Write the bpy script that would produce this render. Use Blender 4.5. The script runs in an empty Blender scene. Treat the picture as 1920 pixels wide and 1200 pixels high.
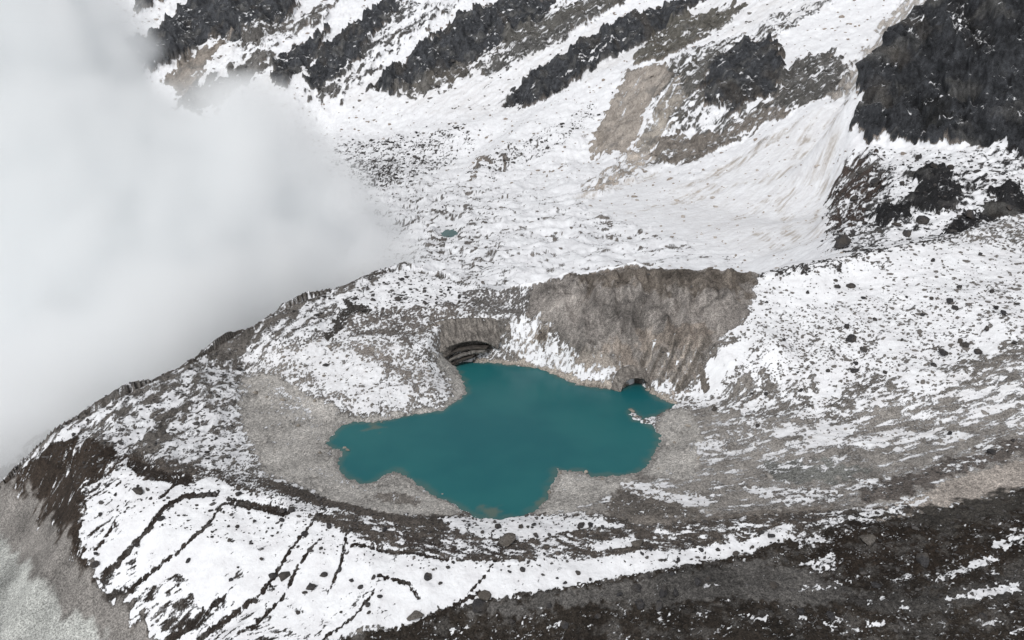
import bpy, math, random
import numpy as np
from mathutils import Vector, Matrix
from mathutils.geometry import delaunay_2d_cdt

random.seed(7)
RNG = np.random.default_rng(7)
S = bpy.context.scene
COL = S.collection

# ------------------------------------------------------------------ camera
CAM_H, PITCH, FPX = 250.0, math.radians(20.0), 1507.0     # metres above the lake, downward tilt, focal length for a 1920 px wide frame
cam = bpy.data.cameras.new('camera')
cam.sensor_width = 36.0
cam.lens = 36.0 * FPX / 1920.0
cam.clip_start, cam.clip_end = 1.0, 20000.0
cam_o = bpy.data.objects.new('camera', cam)
cam_o.location = (0, 0, CAM_H)
cam_o.rotation_euler = (math.radians(90) - PITCH, 0, 0)
COL.objects.link(cam_o)
S.camera = cam_o

# ------------------------------------------------------------------ sky and sun (bright overcast)
SUN_EL, SUN_AZ = math.radians(44), math.radians(-158)      # azimuth from +Y towards +X
world = bpy.data.worlds.new('World')
S.world = world
world.use_nodes = True
wn, wl = world.node_tree.nodes, world.node_tree.links
wn.clear()
sky = wn.new('ShaderNodeTexSky')
sky.sky_type = 'NISHITA'
sky.sun_disc = False
sky.sun_elevation = SUN_EL
sky.sun_rotation = SUN_AZ
sky.altitude = 4000
sky.air_density, sky.dust_density, sky.ozone_density = 1.0, 3.0, 1.0
hsv = wn.new('ShaderNodeHueSaturation')
hsv.inputs['Saturation'].default_value = 0.10             # a cloud deck: grey light from all sides
bg = wn.new('ShaderNodeBackground')
bg.inputs['Strength'].default_value = 0.15
wo = wn.new('ShaderNodeOutputWorld')
wl.new(sky.outputs[0], hsv.inputs['Color'])
wl.new(hsv.outputs[0], bg.inputs['Color'])
wl.new(bg.outputs[0], wo.inputs['Surface'])
sun = bpy.data.lights.new('sun', 'SUN')
sun.energy = 1.5
sun.angle = math.radians(12)
sun.color = (1.0, 0.985, 0.965)
sun_o = bpy.data.objects.new('sun', sun)
d_sun = Vector((math.sin(SUN_AZ) * math.cos(SUN_EL), math.cos(SUN_AZ) * math.cos(SUN_EL), math.sin(SUN_EL)))
sun_o.rotation_euler = (-d_sun).to_track_quat('-Z', 'Y').to_euler()
COL.objects.link(sun_o)
S.view_settings.view_transform = 'Standard'
S.view_settings.look = 'None'
S.view_settings.gamma = 1.0
S.view_settings.exposure = 0.36
S.render.engine = 'CYCLES'
S.cycles.max_bounces = 64
S.cycles.diffuse_bounces = 3
S.cycles.volume_bounces = 32
S.cycles.volume_step_rate = 3.0
S.cycles.use_denoising = True

# ------------------------------------------------------------------ helpers
CP, SP = math.cos(PITCH), math.sin(PITCH)


def lin(r, g, b):
    return tuple(((c / 255 + .055) / 1.055) ** 2.4 if c > 10 else c / 255 / 12.92 for c in (r, g, b))


def ray(px, py):
    u, v = (px - 960) / FPX, (600 - py) / FPX
    return np.array([u, CP + v * SP, -SP + v * CP])


def P(px, py, z):                     # the point of height z seen at that place of the photograph
    d = ray(px, py)
    return d * ((z - CAM_H) / d[2]) + (0, 0, CAM_H)


def PY(px, py, Y):                    # the same with its distance north known instead
    d = ray(px, py)
    return d * (Y / d[1]) + (0, 0, CAM_H)


def polar(p):
    return math.atan2(p[0], p[1]), math.log(math.hypot(p[0], p[1]))


def _hash(ix, iy, seed):
    h = (ix.astype(np.int64) * 374761393 + iy.astype(np.int64) * 668265263 + seed * 974634777) & 0xFFFFFFFF
    h = ((h ^ (h >> 13)) * 1274126177) & 0xFFFFFFFF
    return (h ^ (h >> 16)) & 255


_GA = np.arange(256) * (2 * np.pi / 256)
_GC, _GS = np.cos(_GA).astype(np.float32), np.sin(_GA).astype(np.float32)


def perlin(x, y, seed=0):
    x0, y0 = np.floor(x), np.floor(y)
    fx, fy = (x - x0).astype(np.float32), (y - y0).astype(np.float32)
    ix, iy = x0.astype(np.int64), y0.astype(np.int64)
    u = fx * fx * fx * (fx * (fx * 6 - 15) + 10)
    v = fy * fy * fy * (fy * (fy * 6 - 15) + 10)

    def g(dx, dy):
        h = _hash(ix + dx, iy + dy, seed)
        return _GC[h] * (fx - dx) + _GS[h] * (fy - dy)
    a = g(0, 0)
    a += u * (g(1, 0) - a)
    b = g(0, 1)
    b += u * (g(1, 1) - b)
    return (a + v * (b - a)) * 1.9        # roughly -1 .. 1, deviation about .5


def fbm(x, y, oct=4, seed=0, gain=.5, ridged=False):
    s, amp, tot = 0, 1.0, 0.0
    for k in range(oct):
        n = perlin(x * 2 ** k + 17.3 * k, y * 2 ** k - 9.1 * k, seed + k)
        if ridged:
            n = 1 - 2 * np.abs(n)
        s = s + n * amp
        tot += amp * amp
        amp *= gain
    return s / math.sqrt(tot) / .5        # deviation about 1


def sstep(a, b, x):
    t = np.clip((x - a) / (b - a), 0, 1)
    return t * t * (3 - 2 * t)


# ------------------------------------------------------------------ survey of the ground: break lines and spot heights
SHORE = [(852, 684), (870, 678), (920, 680), (975, 686), (1010, 690), (1035, 700), (1060, 712), (1090, 724), (1130, 728), (1165, 730),
         (1176, 722), (1190, 718), (1206, 720), (1216, 734), (1240, 748), (1264, 758), (1255, 766), (1235, 778), (1207, 786), (1196, 778),
         (1183, 770), (1180, 776), (1192, 788), (1225, 800), (1238, 820), (1236, 836), (1222, 855), (1211, 875), (1196, 886), (1160, 892),
         (1110, 892), (1095, 885), (1060, 882), (1045, 879), (1042, 890), (1040, 902), (1026, 918), (1030, 932), (1012, 950), (990, 966),
         (940, 974), (890, 968), (850, 945), (810, 925), (780, 905), (757, 888), (745, 882), (722, 890), (700, 905), (680, 908), (655, 898),
         (640, 885), (633, 872), (640, 856), (645, 846), (625, 839), (613, 832), (622, 818), (637, 800), (665, 790), (700, 792), (740, 785),
         (780, 777), (828, 770), (850, 756), (870, 742), (876, 735), (870, 714), (862, 700)]
CREST = [(0, 915, -20), (20, 896, -14), (60, 845, -4), (110, 802, 10), (230, 741, 24), (350, 682, 28), (430, 633, 32), (500, 592, 36), (600, 550, 42),
         (690, 517, 46), (750, 504, 48), (800, 512, 46), (870, 526, 43), (930, 541, 42), (1000, 537, 48), (1080, 515, 60),
         (1200, 504, 70), (1300, 507, 71), (1420, 511, 72), (1480, 497, 78), (1560, 484, 84), (1650, 465, 90),
         (1750, 448, 94), (1850, 425, 98), (1920, 400, 102)]
CLIFF_FOOT = [(1600, 250, 905), (1640, 258, 880), (1700, 285, 850), (1790, 282, 810), (1860, 283, 785), (1920, 292, 760)]
CLIFF_EDGE = [(1604, 180, 945), (1602, 132, 960), (1640, 100, 965), (1678, 60, 975), (1692, 30, 985), (1760, -5, 985), (1850, -40, 950), (1930, -60, 915)]
SPOTS = [
    # shelf and mound on the lake's far left bank
    (460, 700, 9), (470, 760, 6), (480, 830, 5), (520, 880, 4), (560, 760, 4), (560, 830, 3), (600, 880, 2), (640, 930, 3), (700, 950, 3),
    (540, 690, 15), (600, 660, 21), (660, 650, 23), (700, 680, 20), (760, 720, 13), (820, 740, 6), (700, 760, 7), (620, 730, 10), (780, 765, 3),
    (640, 610, 28), (720, 600, 29), (700, 560, 38), (800, 560, 37), (880, 570, 33), (950, 570, 33), (600, 600, 33), (520, 640, 28),
    (760, 640, 27), (800, 690, 14), (830, 700, 6), (845, 730, 4), (450, 660, 22), (380, 720, 20), (300, 770, 16), (400, 800, 11), (330, 830, 11), (430, 860, 9),
    (200, 800, 16), (180, 840, 13), (120, 838, 9),
    # the ice front and the grey back wall
    (800, 640, 25), (950, 592, 33), (835, 672, 6), (880, 672, 2.5), (920, 668, 3), (948, 640, 14), (960, 670, 4), (1000, 640, 16), (990, 590, 33),
    (1010, 680, 3), (1050, 600, 34), (1060, 690, 6), (1100, 700, 7), (1100, 640, 27), (1150, 700, 9), (1150, 640, 29), (1200, 640, 32), (1150, 690, 12), (1225, 690, 14),
    (1250, 640, 33), (1250, 700, 13), (1300, 640, 36), (1290, 710, 14), (1290, 745, 3), (1340, 640, 40), (1350, 580, 53), (1380, 600, 50), (1100, 560, 48), (1200, 560, 54), (1300, 560, 56),
    (1395, 600, 51), (1405, 640, 42), (1375, 700, 26), (1340, 742, 9),
    # the slope on the lake's right
    (1300, 770, 3), (1400, 760, 11), (1400, 800, 8), (1450, 640, 46), (1500, 600, 51), (1500, 700, 31), (1500, 760, 18), (1600, 520, 72), (1600, 620, 52), (1700, 600, 58), (1700, 520, 76),
    (1900, 600, 68), (1900, 500, 84), (1600, 700, 35), (1700, 700, 40), (1900, 700, 48), (1600, 800, 17), (1750, 800, 23), (1900, 800, 31), (1300, 830, 3), (1300, 900, 3),
    (1400, 860, 5), (1500, 880, 8), (1700, 880, 15), (1900, 870, 25), (1200, 910, 2), (1300, 950, 4), (1150, 940, 2), (1500, 940, 8), (1600, 940, 11), (1100, 920, 1.5), (1060, 940, 1.5), (1080, 900, 1.5),
    # near rim: inner lip, broad top, outer lip
    (300, 866, 15), (370, 888, 13), (430, 905, 12), (520, 930, 11), (620, 955, 9), (700, 972, 7), (780, 978, 5), (850, 972, 3.5), (960, 972, 3), (1080, 971, 3.5), (1130, 968, 5),
    (1200, 985, 6), (1300, 985, 6), (1400, 975, 7), (1500, 968, 9), (1600, 968, 12), (1700, 950, 15), (1800, 925, 18), (1920, 900, 23),
    (560, 962, 8), (660, 1006, 6), (780, 1044, 3), (880, 1052, 2), (1000, 1052, 2), (1200, 1032, 4), (1350, 1010, 6), (1480, 995, 8.5),
    (740, 1000, 5), (900, 1005, 3), (1050, 1000, 4),
    # outer slope down to the gravel plain
    (240, 890, 11), (160, 890, 8), (300, 940, 8), (420, 940, 9), (300, 1000, -1), (400, 1000, 3), (130, 1000, -9), (170, 1100, -22), (250, 1190, -36), (300, 1100, -17), (400, 1100, -12), (500, 1040, -2), (500, 1120, -12),
    (400, 1200, -29), (600, 1040, 1), (600, 1100, -8), (600, 1200, -20), (720, 1100, -4), (800, 1100, -3), (800, 1150, -9), (700, 1170, -12), (960, 1110, -4), (1100, 1070, -1), (1300, 1045, 1), (1450, 1015, 6),
    (60, 960, -23), (130, 1100, -27), (180, 1180, -38), (40, 1040, -38), (0, 1000, -36), (0, 1200, -46), (110, 1200, -43), (230, 1230, -42),
    # dark near bank
    (760, 1175, -13), (830, 1143, -9), (1000, 1116, -5), (1200, 1078, -2), (1400, 1042, 1), (1490, 1012, 6),
    (900, 1200, -14), (1100, 1120, -5), (1100, 1200, -11), (1300, 1120, -2), (1300, 1200, -6), (1500, 1200, 0), (1700, 1200, 6), (1920, 1200, 12), (1500, 1100, 3), (1700, 1100, 10), (1920, 1100, 17), (1600, 1020, 9), (1700, 1000, 13), (1920, 1000, 22),
    # snow slope between the right-hand crest and the cliff
    (1560, 440, 79), (1600, 400, 92), (1700, 400, 100), (1800, 400, 103), (1900, 380, 108), (1620, 320, 112), (1700, 330, 117), (1800, 330, 122), (1900, 330, 124),
    # glacier
    (1000, 520, 22), (1200, 496, 25), (1400, 492, 34), (930, 520, 16), (840, 500, 10), (780, 480, 8), (720, 440, 5), (700, 400, 4), (900, 440, 12), (1100, 440, 20), (1300, 440, 34), (1450, 470, 42),
    (850, 360, 5), (1000, 380, 15), (640, 300, 0), (760, 300, 6), (880, 300, 10), (1000, 330, 18), (600, 268, 0), (1500, 460, 50), (1540, 450, 60), (1420, 420, 48), (1100, 370, 26), (1200, 360, 33),
]
FAR = [  # (px, py, Y): snow aprons, rock wall, gully and avalanche fan
    (520, 255, 1850), (620, 258, 1830), (720, 250, 1800), (800, 235, 1750), (880, 235, 1620), (960, 250, 1500), (1060, 260, 1420), (1100, 300, 1370),
    (560, 160, 1980), (700, 180, 1930), (840, 170, 1850), (940, 205, 1700), (1000, 205, 1640), (1080, 160, 1620), (1130, 220, 1480), (1180, 130, 1560), (1160, 290, 1330),
    (260, 140, 2060), (330, 200, 2000), (200, 40, 2250), (130, 230, 2000), (0, 200, 2050), (420, 90, 2120), (620, 70, 2120), (780, 90, 2010), (900, 100, 1930), (1020, 120, 1780),
    (0, 0, 2400), (200, -30, 2400), (400, 0, 2310), (600, 0, 2260), (800, 0, 2160), (950, 0, 2080), (1100, 0, 1980), (1250, 0, 1840), (1150, 60, 1800), (1230, 70, 1700), (1330, 40, 1650),
    (1220, 310, 1270), (1300, 300, 1240), (1240, 260, 1310), (1330, 250, 1265), (1400, 260, 1190), (1320, 190, 1330), (1330, 130, 1390), (1420, 190, 1240), (1440, 85, 1390), (1470, 140, 1300), (1400, 0, 1640), (1500, 200, 1150),
    (1560, 100, 1280), (1550, 0, 1500), (1590, 178, 1110), (1560, 230, 1060), (1520, 200, 1110), (1620, 110, 1230), (1690, 10, 1400), (1660, 60, 1310), (1480, 270, 1080), (1380, 320, 1100), (1560, 300, 985), (1460, 340, 1000),
    (1540, 360, 915), (1300, 380, 1040), (1230, 340, 1180), (1560, 400, 850), (1480, 420, 880), (1390, 400, 960),
]


def build_base():
    pts, edges = [], []

    def add(p):
        pts.append((*polar(p), p[2]))
        return len(pts) - 1

    def line(ps, closed=False):
        ids = [add(p) for p in ps]
        for a, b in zip(ids, ids[1:] + ([ids[0]] if closed else [])):
            edges.append((a, b))
    line([P(x, y, 0) for x, y in SHORE], True)
    line([P(*c) for c in CREST])
    cx, cy = P(950, 820, 0)[:2]
    for x, y in SHORE[::3]:
        p = P(x, y, 0)
        q = np.array([cx + (p[0] - cx) * .72, cy + (p[1] - cy) * .72, -7.0])
        add(q)
    add((cx, cy, -14))
    line([PY(*c) for c in CLIFF_FOOT])
    line([PY(*c) for c in CLIFF_EDGE])
    for s in SPOTS:
        add(P(*s))
    for s in FAR:
        add(PY(*s))
    for x, y, Y in CLIFF_EDGE:                      # behind the cliff's edge the rock goes on level, then climbs
        p = PY(x, y, Y)
        if x < 1720:
            add((p[0] * 1.05 + 12, p[1] * 1.05, p[2] - 12))
        else:
            add((p[0] * 1.10 + 15, p[1] * 1.10, p[2] + 25))
    # hidden back of the crest
    for (x, y, z) in CREST:
        p = P(x, y, z)
        if x < 740:
            add((p[0] * 1.03, p[1] * 1.03, z - 9))
            add((p[0] * 1.10 - 15, p[1] * 1.12, max(z - 55, -60)))
        elif x <= 1420:
            add((p[0] * 1.02, p[1] * 1.02, z - 5))
            add((p[0] * 1.11, p[1] * 1.11, max(14, z - 38)))
        else:
            add((p[0] * 1.04, p[1] * 1.04, z - 4))
    # ground outside the frame
    for q in [(-440, 640, -62), (-520, 800, -55), (-420, 900, -40), (-300, 850, -25), (-600, 1200, -20), (-420, 1200, -5), (-330, 1500, 0), (-700, 1600, 10),
              (-420, 420, -52), (-330, 330, -50), (-260, 250, -46), (-180, 180, -40), (0, 180, -25), (0, 260, -20), (-80, 270, -28), (-150, 275, -36), (160, 200, -5), (160, 270, 0),
              (300, 250, 15), (420, 420, 40), (500, 520, 70), (560, 620, 110), (620, 720, 160), (700, 800, 260), (900, 900, 420), (380, 330, 25), (330, 400, 28),
              (-900, 900, -60), (-700, 600, -62), (-2200, 2300, 500), (-1500, 2600, 520), (-700, 2900, 560), (0, 2900, 600), (700, 2800, 640), (1300, 2600, 650), (2000, 2100, 650),
              (-1300, 1800, 120), (-1900, 1700, 200), (-1200, 1200, -20), (500, 1900, 520), (800, 1500, 520), (800, 1150, 430), (1200, 1200, 560), (-130, 200, -34), (0, 120, -25), (300, 130, 10), (-250, 130, -42),
              (-1900, 2000, 320), (-2000, 1500, 150), (1900, 1500, 650), (1500, 900, 500), (800, 300, 150), (500, 250, 40), (900, 560, 260), (-600, 300, -54)]:
        add(q)
    # recess under the ice front, and the low arch over the water
    for px_, yf, yb, zt in ((838, 592, 600, 29), (852, 596, 604, 31), (870, 599, 607, 31.5), (890, 600, 608, 32), (908, 601, 608, 32), (924, 602, 608, 31)):
        k_ = (px_ - 960) / FPX / .933
        add((k_ * yf, yf, 4.5))
        add((k_ * yb, yb, zt))
    for px_ in (1178, 1192, 1206):
        k_ = (px_ - 960) / FPX / .914
        add((k_ * 549, 549, -1.0))
        add((k_ * 557, 557, 16.0))
    co = np.array([(a, b) for a, b, _ in pts])
    zz = np.array([c for *_, c in pts])
    v, e, f, ov, oe, of = delaunay_2d_cdt([Vector((a, b)) for a, b in co], edges, [], 0, 1e-5)
    z = np.zeros(len(v))
    for i, o in enumerate(ov):
        if o:
            z[i] = zz[o].mean()
        else:
            k = np.argmin(((co - np.array(v[i])) ** 2).sum(1))
            z[i] = zz[k]
    nt, nl = 920, 640
    T = np.linspace(math.radians(-52), math.radians(56), nt)
    L = np.linspace(math.log(165), math.log(2900), nl)
    Z = np.full((nl, nt), np.nan)
    for tri in f:
        a, b, c = (np.array(v[i]) for i in tri)
        t0, t1 = min(a[0], b[0], c[0]), max(a[0], b[0], c[0])
        l0, l1 = min(a[1], b[1], c[1]), max(a[1], b[1], c[1])
        i0, i1 = np.searchsorted(T, [t0 - 1e-6, t1 + 1e-6])
        j0, j1 = np.searchsorted(L, [l0 - 1e-6, l1 + 1e-6])
        if i0 == i1 or j0 == j1:
            continue
        tt, ll = np.meshgrid(T[i0:i1], L[j0:j1])
        det = (b[1] - c[1]) * (a[0] - c[0]) + (c[0] - b[0]) * (a[1] - c[1])
        if abs(det) < 1e-14:
            continue
        w0 = ((b[1] - c[1]) * (tt - c[0]) + (c[0] - b[0]) * (ll - c[1])) / det
        w1 = ((c[1] - a[1]) * (tt - c[0]) + (a[0] - c[0]) * (ll - c[1])) / det
        w2 = 1 - w0 - w1
        ins = (w0 > -1e-6) & (w1 > -1e-6) & (w2 > -1e-6)
        zz_ = w0 * z[tri[0]] + w1 * z[tri[1]] + w2 * z[tri[2]]
        blk = Z[j0:j1, i0:i1]
        blk[ins] = zz_[ins]
    # fill what lies outside the hull
    for _ in range(3):
        for j in range(nl):
            m = np.isnan(Z[j])
            if m.any() and not m.all():
                Z[j, m] = np.interp(np.flatnonzero(m), np.flatnonzero(~m), Z[j, ~m])
        for i in range(nt):
            m = np.isnan(Z[:, i])
            if m.any() and not m.all():
                Z[m, i] = np.interp(np.flatnonzero(m), np.flatnonzero(~m), Z[~m, i])

    def blur(A, n):
        for _ in range(n):
            B = np.pad(A, ((1, 1), (0, 0)), mode='edge')
            A = (B[:-2] + 2 * B[1:-1] + B[2:]) / 4
            B = np.pad(A, ((0, 0), (1, 1)), mode='edge')
            A = (B[:, :-2] + 2 * B[:, 1:-1] + B[:, 2:]) / 4
        return A
    fine, soft = blur(Z, 4), blur(Z, 30)
    far = sstep(math.log(700), math.log(900), L)[:, None]
    return T, L, fine * (1 - .75 * far) + soft * .75 * far


BT, BL, BZ = build_base()


def base_z(x, y):
    t = np.arctan2(x, y)
    l = np.log(np.maximum(np.hypot(x, y), 1))
    a = np.clip((t - BT[0]) / (BT[1] - BT[0]), 0, len(BT) - 1.001)
    b = np.clip((l - BL[0]) / (BL[1] - BL[0]), 0, len(BL) - 1.001)
    i, j = a.astype(int), b.astype(int)
    u, v = a - i, b - j
    return (BZ[j, i] * (1 - u) + BZ[j, i + 1] * u) * (1 - v) + (BZ[j + 1, i] * (1 - u) + BZ[j + 1, i + 1] * u) * v


_ct = np.array([polar(P(*c)) for c in CREST])
_o = np.argsort(_ct[:, 0])
CR_T, CR_R = _ct[_o, 0], np.exp(_ct[_o, 1])


def crest_r(t):
    return np.interp(t, CR_T, CR_R)


_ft = np.array([polar(PY(*c)) for c in CLIFF_FOOT])
_o = np.argsort(_ft[:, 0])
CF_T, CF_R = _ft[_o, 0], np.exp(_ft[_o, 1])


def ground(px, py, zone='near'):
    """Where the sight line through a place of the photograph meets the ground of that zone."""
    d = ray(px, py)
    th = math.atan2(d[0], d[1])
    h = math.hypot(d[0], d[1])
    rc = float(crest_r(th))
    r0, r1 = {'near': (230, rc * 1.004), 'far': (rc * 1.05, 2850), 'cliff': (rc * 1.004, 1060)}[zone]
    r = np.exp(np.linspace(math.log(r0), math.log(r1), 1500))
    zr = CAM_H + d[2] / h * r
    gap = zr - base_z(np.sin(th) * r, np.cos(th) * r)
    hit = np.flatnonzero(gap <= 0)
    k = hit[0] if len(hit) else int(np.argmin(gap))
    return np.array([math.sin(th) * r[k], math.cos(th) * r[k]])


# ------------------------------------------------------------------ the fine sheet of vertices, spread evenly over the slopes
NT, NR = 1340, 980
th = np.linspace(math.radians(-47), math.radians(53), NT)
lg = np.linspace(math.log(180), math.log(2800), 2500)
base_f = np.empty((len(lg), NT))
for j in range(0, len(lg), 400):
    LL, TT = np.meshgrid(lg[j:j + 400], th, indexing='ij')
    base_f[j:j + 400] = base_z(np.sin(TT) * np.exp(LL), np.cos(TT) * np.exp(LL))
rr = np.exp(lg)[:, None]
el = np.arctan2(base_f - CAM_H, rr)
rate = np.abs(np.diff(el, axis=0)) / np.diff(lg)[:, None] + .10
ker = np.hanning(91)
ker /= ker.sum()
pad = np.pad(rate, ((0, 0), (45, 45)), mode='edge')
rate = np.apply_along_axis(lambda a: np.convolve(a, ker, 'valid'), 1, pad)
cum = np.vstack([np.zeros((1, NT)), np.cumsum(rate * np.diff(lg)[:, None], axis=0)])
cum /= cum[-1]
q = np.linspace(0, 1, NR)
LR = np.empty((NR, NT))
BZf = np.empty((NR, NT))
for i in range(NT):
    LR[:, i] = np.interp(q, cum[:, i], lg)
    BZf[:, i] = np.interp(LR[:, i], lg, base_f[:, i])
R_ = np.exp(LR)
X = (np.sin(th)[None] * R_).ravel()
Y = (np.cos(th)[None] * R_).ravel()
Z0 = BZf.ravel()
RAD = R_.ravel()
THV = np.broadcast_to(th, (NR, NT)).ravel()
NV = X.size
CRV = crest_r(THV)
near = RAD < CRV * 1.004
cliff_m = np.zeros(NV)

# ------------------------------------------------------------------ what covers the ground: snow, rubble, silt, turf, rock
SNOWF = np.zeros(NV, np.float32)       # > 0 where snow lies
GC = np.zeros((NV, 3), np.float32)     # colour of the bare ground
DZ = np.zeros(NV, np.float32)          # relief
DUST = np.zeros(NV, np.float32)        # dirt lying in the snow
CALM = np.zeros(NV, np.float32)        # smooth wind- or avalanche-packed surface
CRAG = np.zeros(NV, np.float32)        # bare living rock
ROCKS = np.zeros(NV, np.float32)       # how thickly loose stones lie


def probit(c):
    c = min(max(c, .004), .996)
    t = math.sqrt(-2 * math.log(min(c, 1 - c)))
    v = t - (2.30753 + .27061 * t) / (1 + .99229 * t + .04481 * t * t)
    return v if c > .5 else -v


def poly_sd(pts, x, y):
    """signed distance to a closed outline, positive inside"""
    d = np.full(x.shape, 1e9)
    ins = np.zeros(x.shape, bool)
    n = len(pts)
    for i in range(n):
        ax, ay = pts[i]
        bx, by = pts[(i + 1) % n]
        ex, ey = bx - ax, by - ay
        t = np.clip(((x - ax) * ex + (y - ay) * ey) / (ex * ex + ey * ey + 1e-9), 0, 1)
        d = np.minimum(d, (x - ax - t * ex) ** 2 + (y - ay - t * ey) ** 2)
        c = ((ay > y) != (by > y)) & (x < ex * (y - ay) / (ey if abs(ey) > 1e-9 else 1e-9) + ax)
        ins ^= c
    d = np.sqrt(d)
    return np.where(ins, d, -d)


def line_sd(pts, x, y, w):
    d = np.full(x.shape, 1e9)
    for (ax, ay), (bx, by) in zip(pts, pts[1:]):
        ex, ey = bx - ax, by - ay
        t = np.clip(((x - ax) * ex + (y - ay) * ey) / (ex * ex + ey * ey + 1e-9), 0, 1)
        d = np.minimum(d, (x - ax - t * ex) ** 2 + (y - ay - t * ey) ** 2)
    return w - np.sqrt(d)


_seed = [100]


def stretch(x, y, dirv, size, aniso):
    if dirv is None:
        return x / size, y / size
    c, s = dirv
    return (x * c + y * s) / (size * aniso), (-x * s + y * c) / size


def cover(pts, snow, rgb=None, soft=5, size=14, aniso=1.0, run=None, zone='near', lift=0.0, rough=0.0, rocks=None, width=None, jag=1.0, oct=6, sel=None, gain=.72, amount=1.0, namp=1.0, crag=None, dust=None, calm=None):
    """Lay one kind of ground over an outline (or along a line when width is given). soft, size and width are in photograph pixels at that distance."""
    _seed[0] += 11
    sd0 = _seed[0]
    if pts is None:
        idx = np.flatnonzero(sel)
        m_px = float(np.median(RAD[idx])) / FPX
        w = np.ones(idx.size)
    else:
        g = np.array([ground(a, b, zone) if a < 1918 else ground(2420, b - 105, zone) for a, b in pts])   # slopes run on beyond the frame
        cx, cy = g.mean(0)
        m_px = math.sqrt(cx * cx + cy * cy + (CAM_H - 50) ** 2) / FPX
        sm = soft * m_px
        wd = (width or 0) * m_px * .5
        mg = sm * 3 + wd
        box = (X > g[:, 0].min() - mg) & (X < g[:, 0].max() + mg) & (Y > g[:, 1].min() - mg) & (Y < g[:, 1].max() + mg)
        if zone == 'near':
            box &= near
        else:
            box &= ~near
        if sel is not None:
            box &= sel
        idx = np.flatnonzero(box)
        if not idx.size:
            return
        x, y = X[idx], Y[idx]
        sd = poly_sd(g, x, y) if width is None else line_sd(g, x, y, wd)
        sd = sd + sm * jag * .8 * fbm(x / (sm * 2.2), y / (sm * 2.2), 3, sd0 + 5, .6)
        w = sstep(-sm * .5, sm * .5, sd) * amount
        k = w > .002
        idx, w = idx[k], w[k]
    x, y = X[idx], Y[idx]
    dv = None
    if run is not None:
        a, b = ground(*run[0], zone), ground(*run[1], zone)
        dv = (b - a) / (np.linalg.norm(b - a) + 1e-9)
    if snow is not None:
        u, v = stretch(x, y, dv, size * m_px, aniso)
        n = (fbm(u, v, oct, sd0, gain) + .55 * fbm(u / 4.3, v / 4.3, 2, sd0 + 7)) / 1.14
        SNOWF[idx] = SNOWF[idx] * (1 - w) + (probit(snow) - n * namp) * w
    if rgb is not None:
        c = np.array(lin(*rgb), np.float32)
        GC[idx] = GC[idx] * (1 - w)[:, None] + c[None] * w[:, None]
    if lift or rough:
        u, v = stretch(x, y, dv, 26 * m_px, max(1.0, aniso * .7))
        r_ = fbm(u, v, 5, sd0 + 3, .55, ridged=True)
        DZ[idx] += (w * (lift * m_px + rough * m_px * r_)).astype(np.float32)
    if dust is not None:
        u, v = stretch(x, y, dv, 7 * m_px, 9.0 if dv is not None else 1.0)
        DUST[idx] = DUST[idx] * (1 - w) + dust * w * np.clip(.55 + .55 * fbm(u, v, 4, sd0 + 9, .6), 0, 1.8)
    if calm is not None:
        CALM[idx] = np.maximum(CALM[idx], calm * w)
    if crag is not None:
        CRAG[idx] = np.maximum(CRAG[idx], crag * w)
    if rocks is not None:
        ROCKS[idx] = ROCKS[idx] * (1 - w) + rocks * w


# --- ground everywhere first
cover(None, .6, (108, 103, 98), size=10, sel=near, rocks=.5, dust=.08)
cover(None, .97, (135, 124, 114), size=16, sel=~near, rocks=.05, namp=.8)

cover(None, .4, (84, 78, 73), size=14, sel=(~near) & (RAD < CRV * 1.22) & (THV < math.radians(-7.4)), rocks=.3)
# --- near: rim towards the cloud, hill tops, hollow
A_RUN = ((300, 770), (470, 665))
cover([(0, 915), (60, 842), (110, 798), (230, 735), (350, 676), (500, 585), (690, 510), (735, 508), (650, 570), (600, 620), (520, 650), (455, 690), (440, 790), (460, 850), (380, 885), (250, 860), (100, 860)],
      .46, (100, 95, 90), 8, 16, 2.6, A_RUN, rocks=.6, rough=1.2)
cover([(190, 795), (245, 775), (300, 790), (250, 825), (200, 825)], .72, soft=8, size=9)
cover([(320, 800), (350, 772), (440, 725), (458, 735), (432, 780), (455, 800), (460, 850), (410, 872), (330, 850)], .72, soft=10, size=12, aniso=1.6, run=A_RUN)
cover([(330, 720), (420, 680), (450, 690), (400, 715), (350, 740)], .68, soft=8, size=10, aniso=2, run=A_RUN)
cover([(380, 690), (470, 655), (560, 615), (640, 600), (640, 615), (520, 650), (430, 700)], .66, soft=7, size=10, aniso=3, run=((400, 690), (560, 615)))
cover([(620, 560), (690, 540), (740, 507), (790, 514), (860, 531), (920, 556), (880, 575), (800, 574), (700, 578), (640, 580)], .92, (92, 88, 84), 7, 9, rocks=.7)
cover([(605, 640), (612, 600), (630, 585), (650, 600), (640, 632)], .8, soft=5, size=10)
cover([(640, 592), (700, 580), (800, 576), (880, 566), (900, 590), (840, 602), (780, 622), (770, 655), (720, 630), (660, 625)], .4, (104, 98, 93), 8, 6, rocks=.6)
cover([(860, 545), (900, 538), (1000, 534), (1025, 560), (985, 590), (940, 595), (890, 585)], .36, (100, 96, 93), 10, 5, rocks=.7)
cover([(640, 560), (690, 575), (720, 590), (660, 585)], .25, (70, 66, 62), 4, 6, 3, ((600, 640), (670, 560)))
cover([(600, 640), (640, 580), (690, 574), (660, 590), (640, 620), (615, 640)], .2, (72, 68, 64), 4, 6)
cover([(20, 905), (60, 848), (110, 803), (230, 742), (350, 684), (430, 636), (500, 596), (600, 554), (690, 521), (730, 510)], .2, (78, 72, 67), 4, 8, width=5, rocks=.4)
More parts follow.
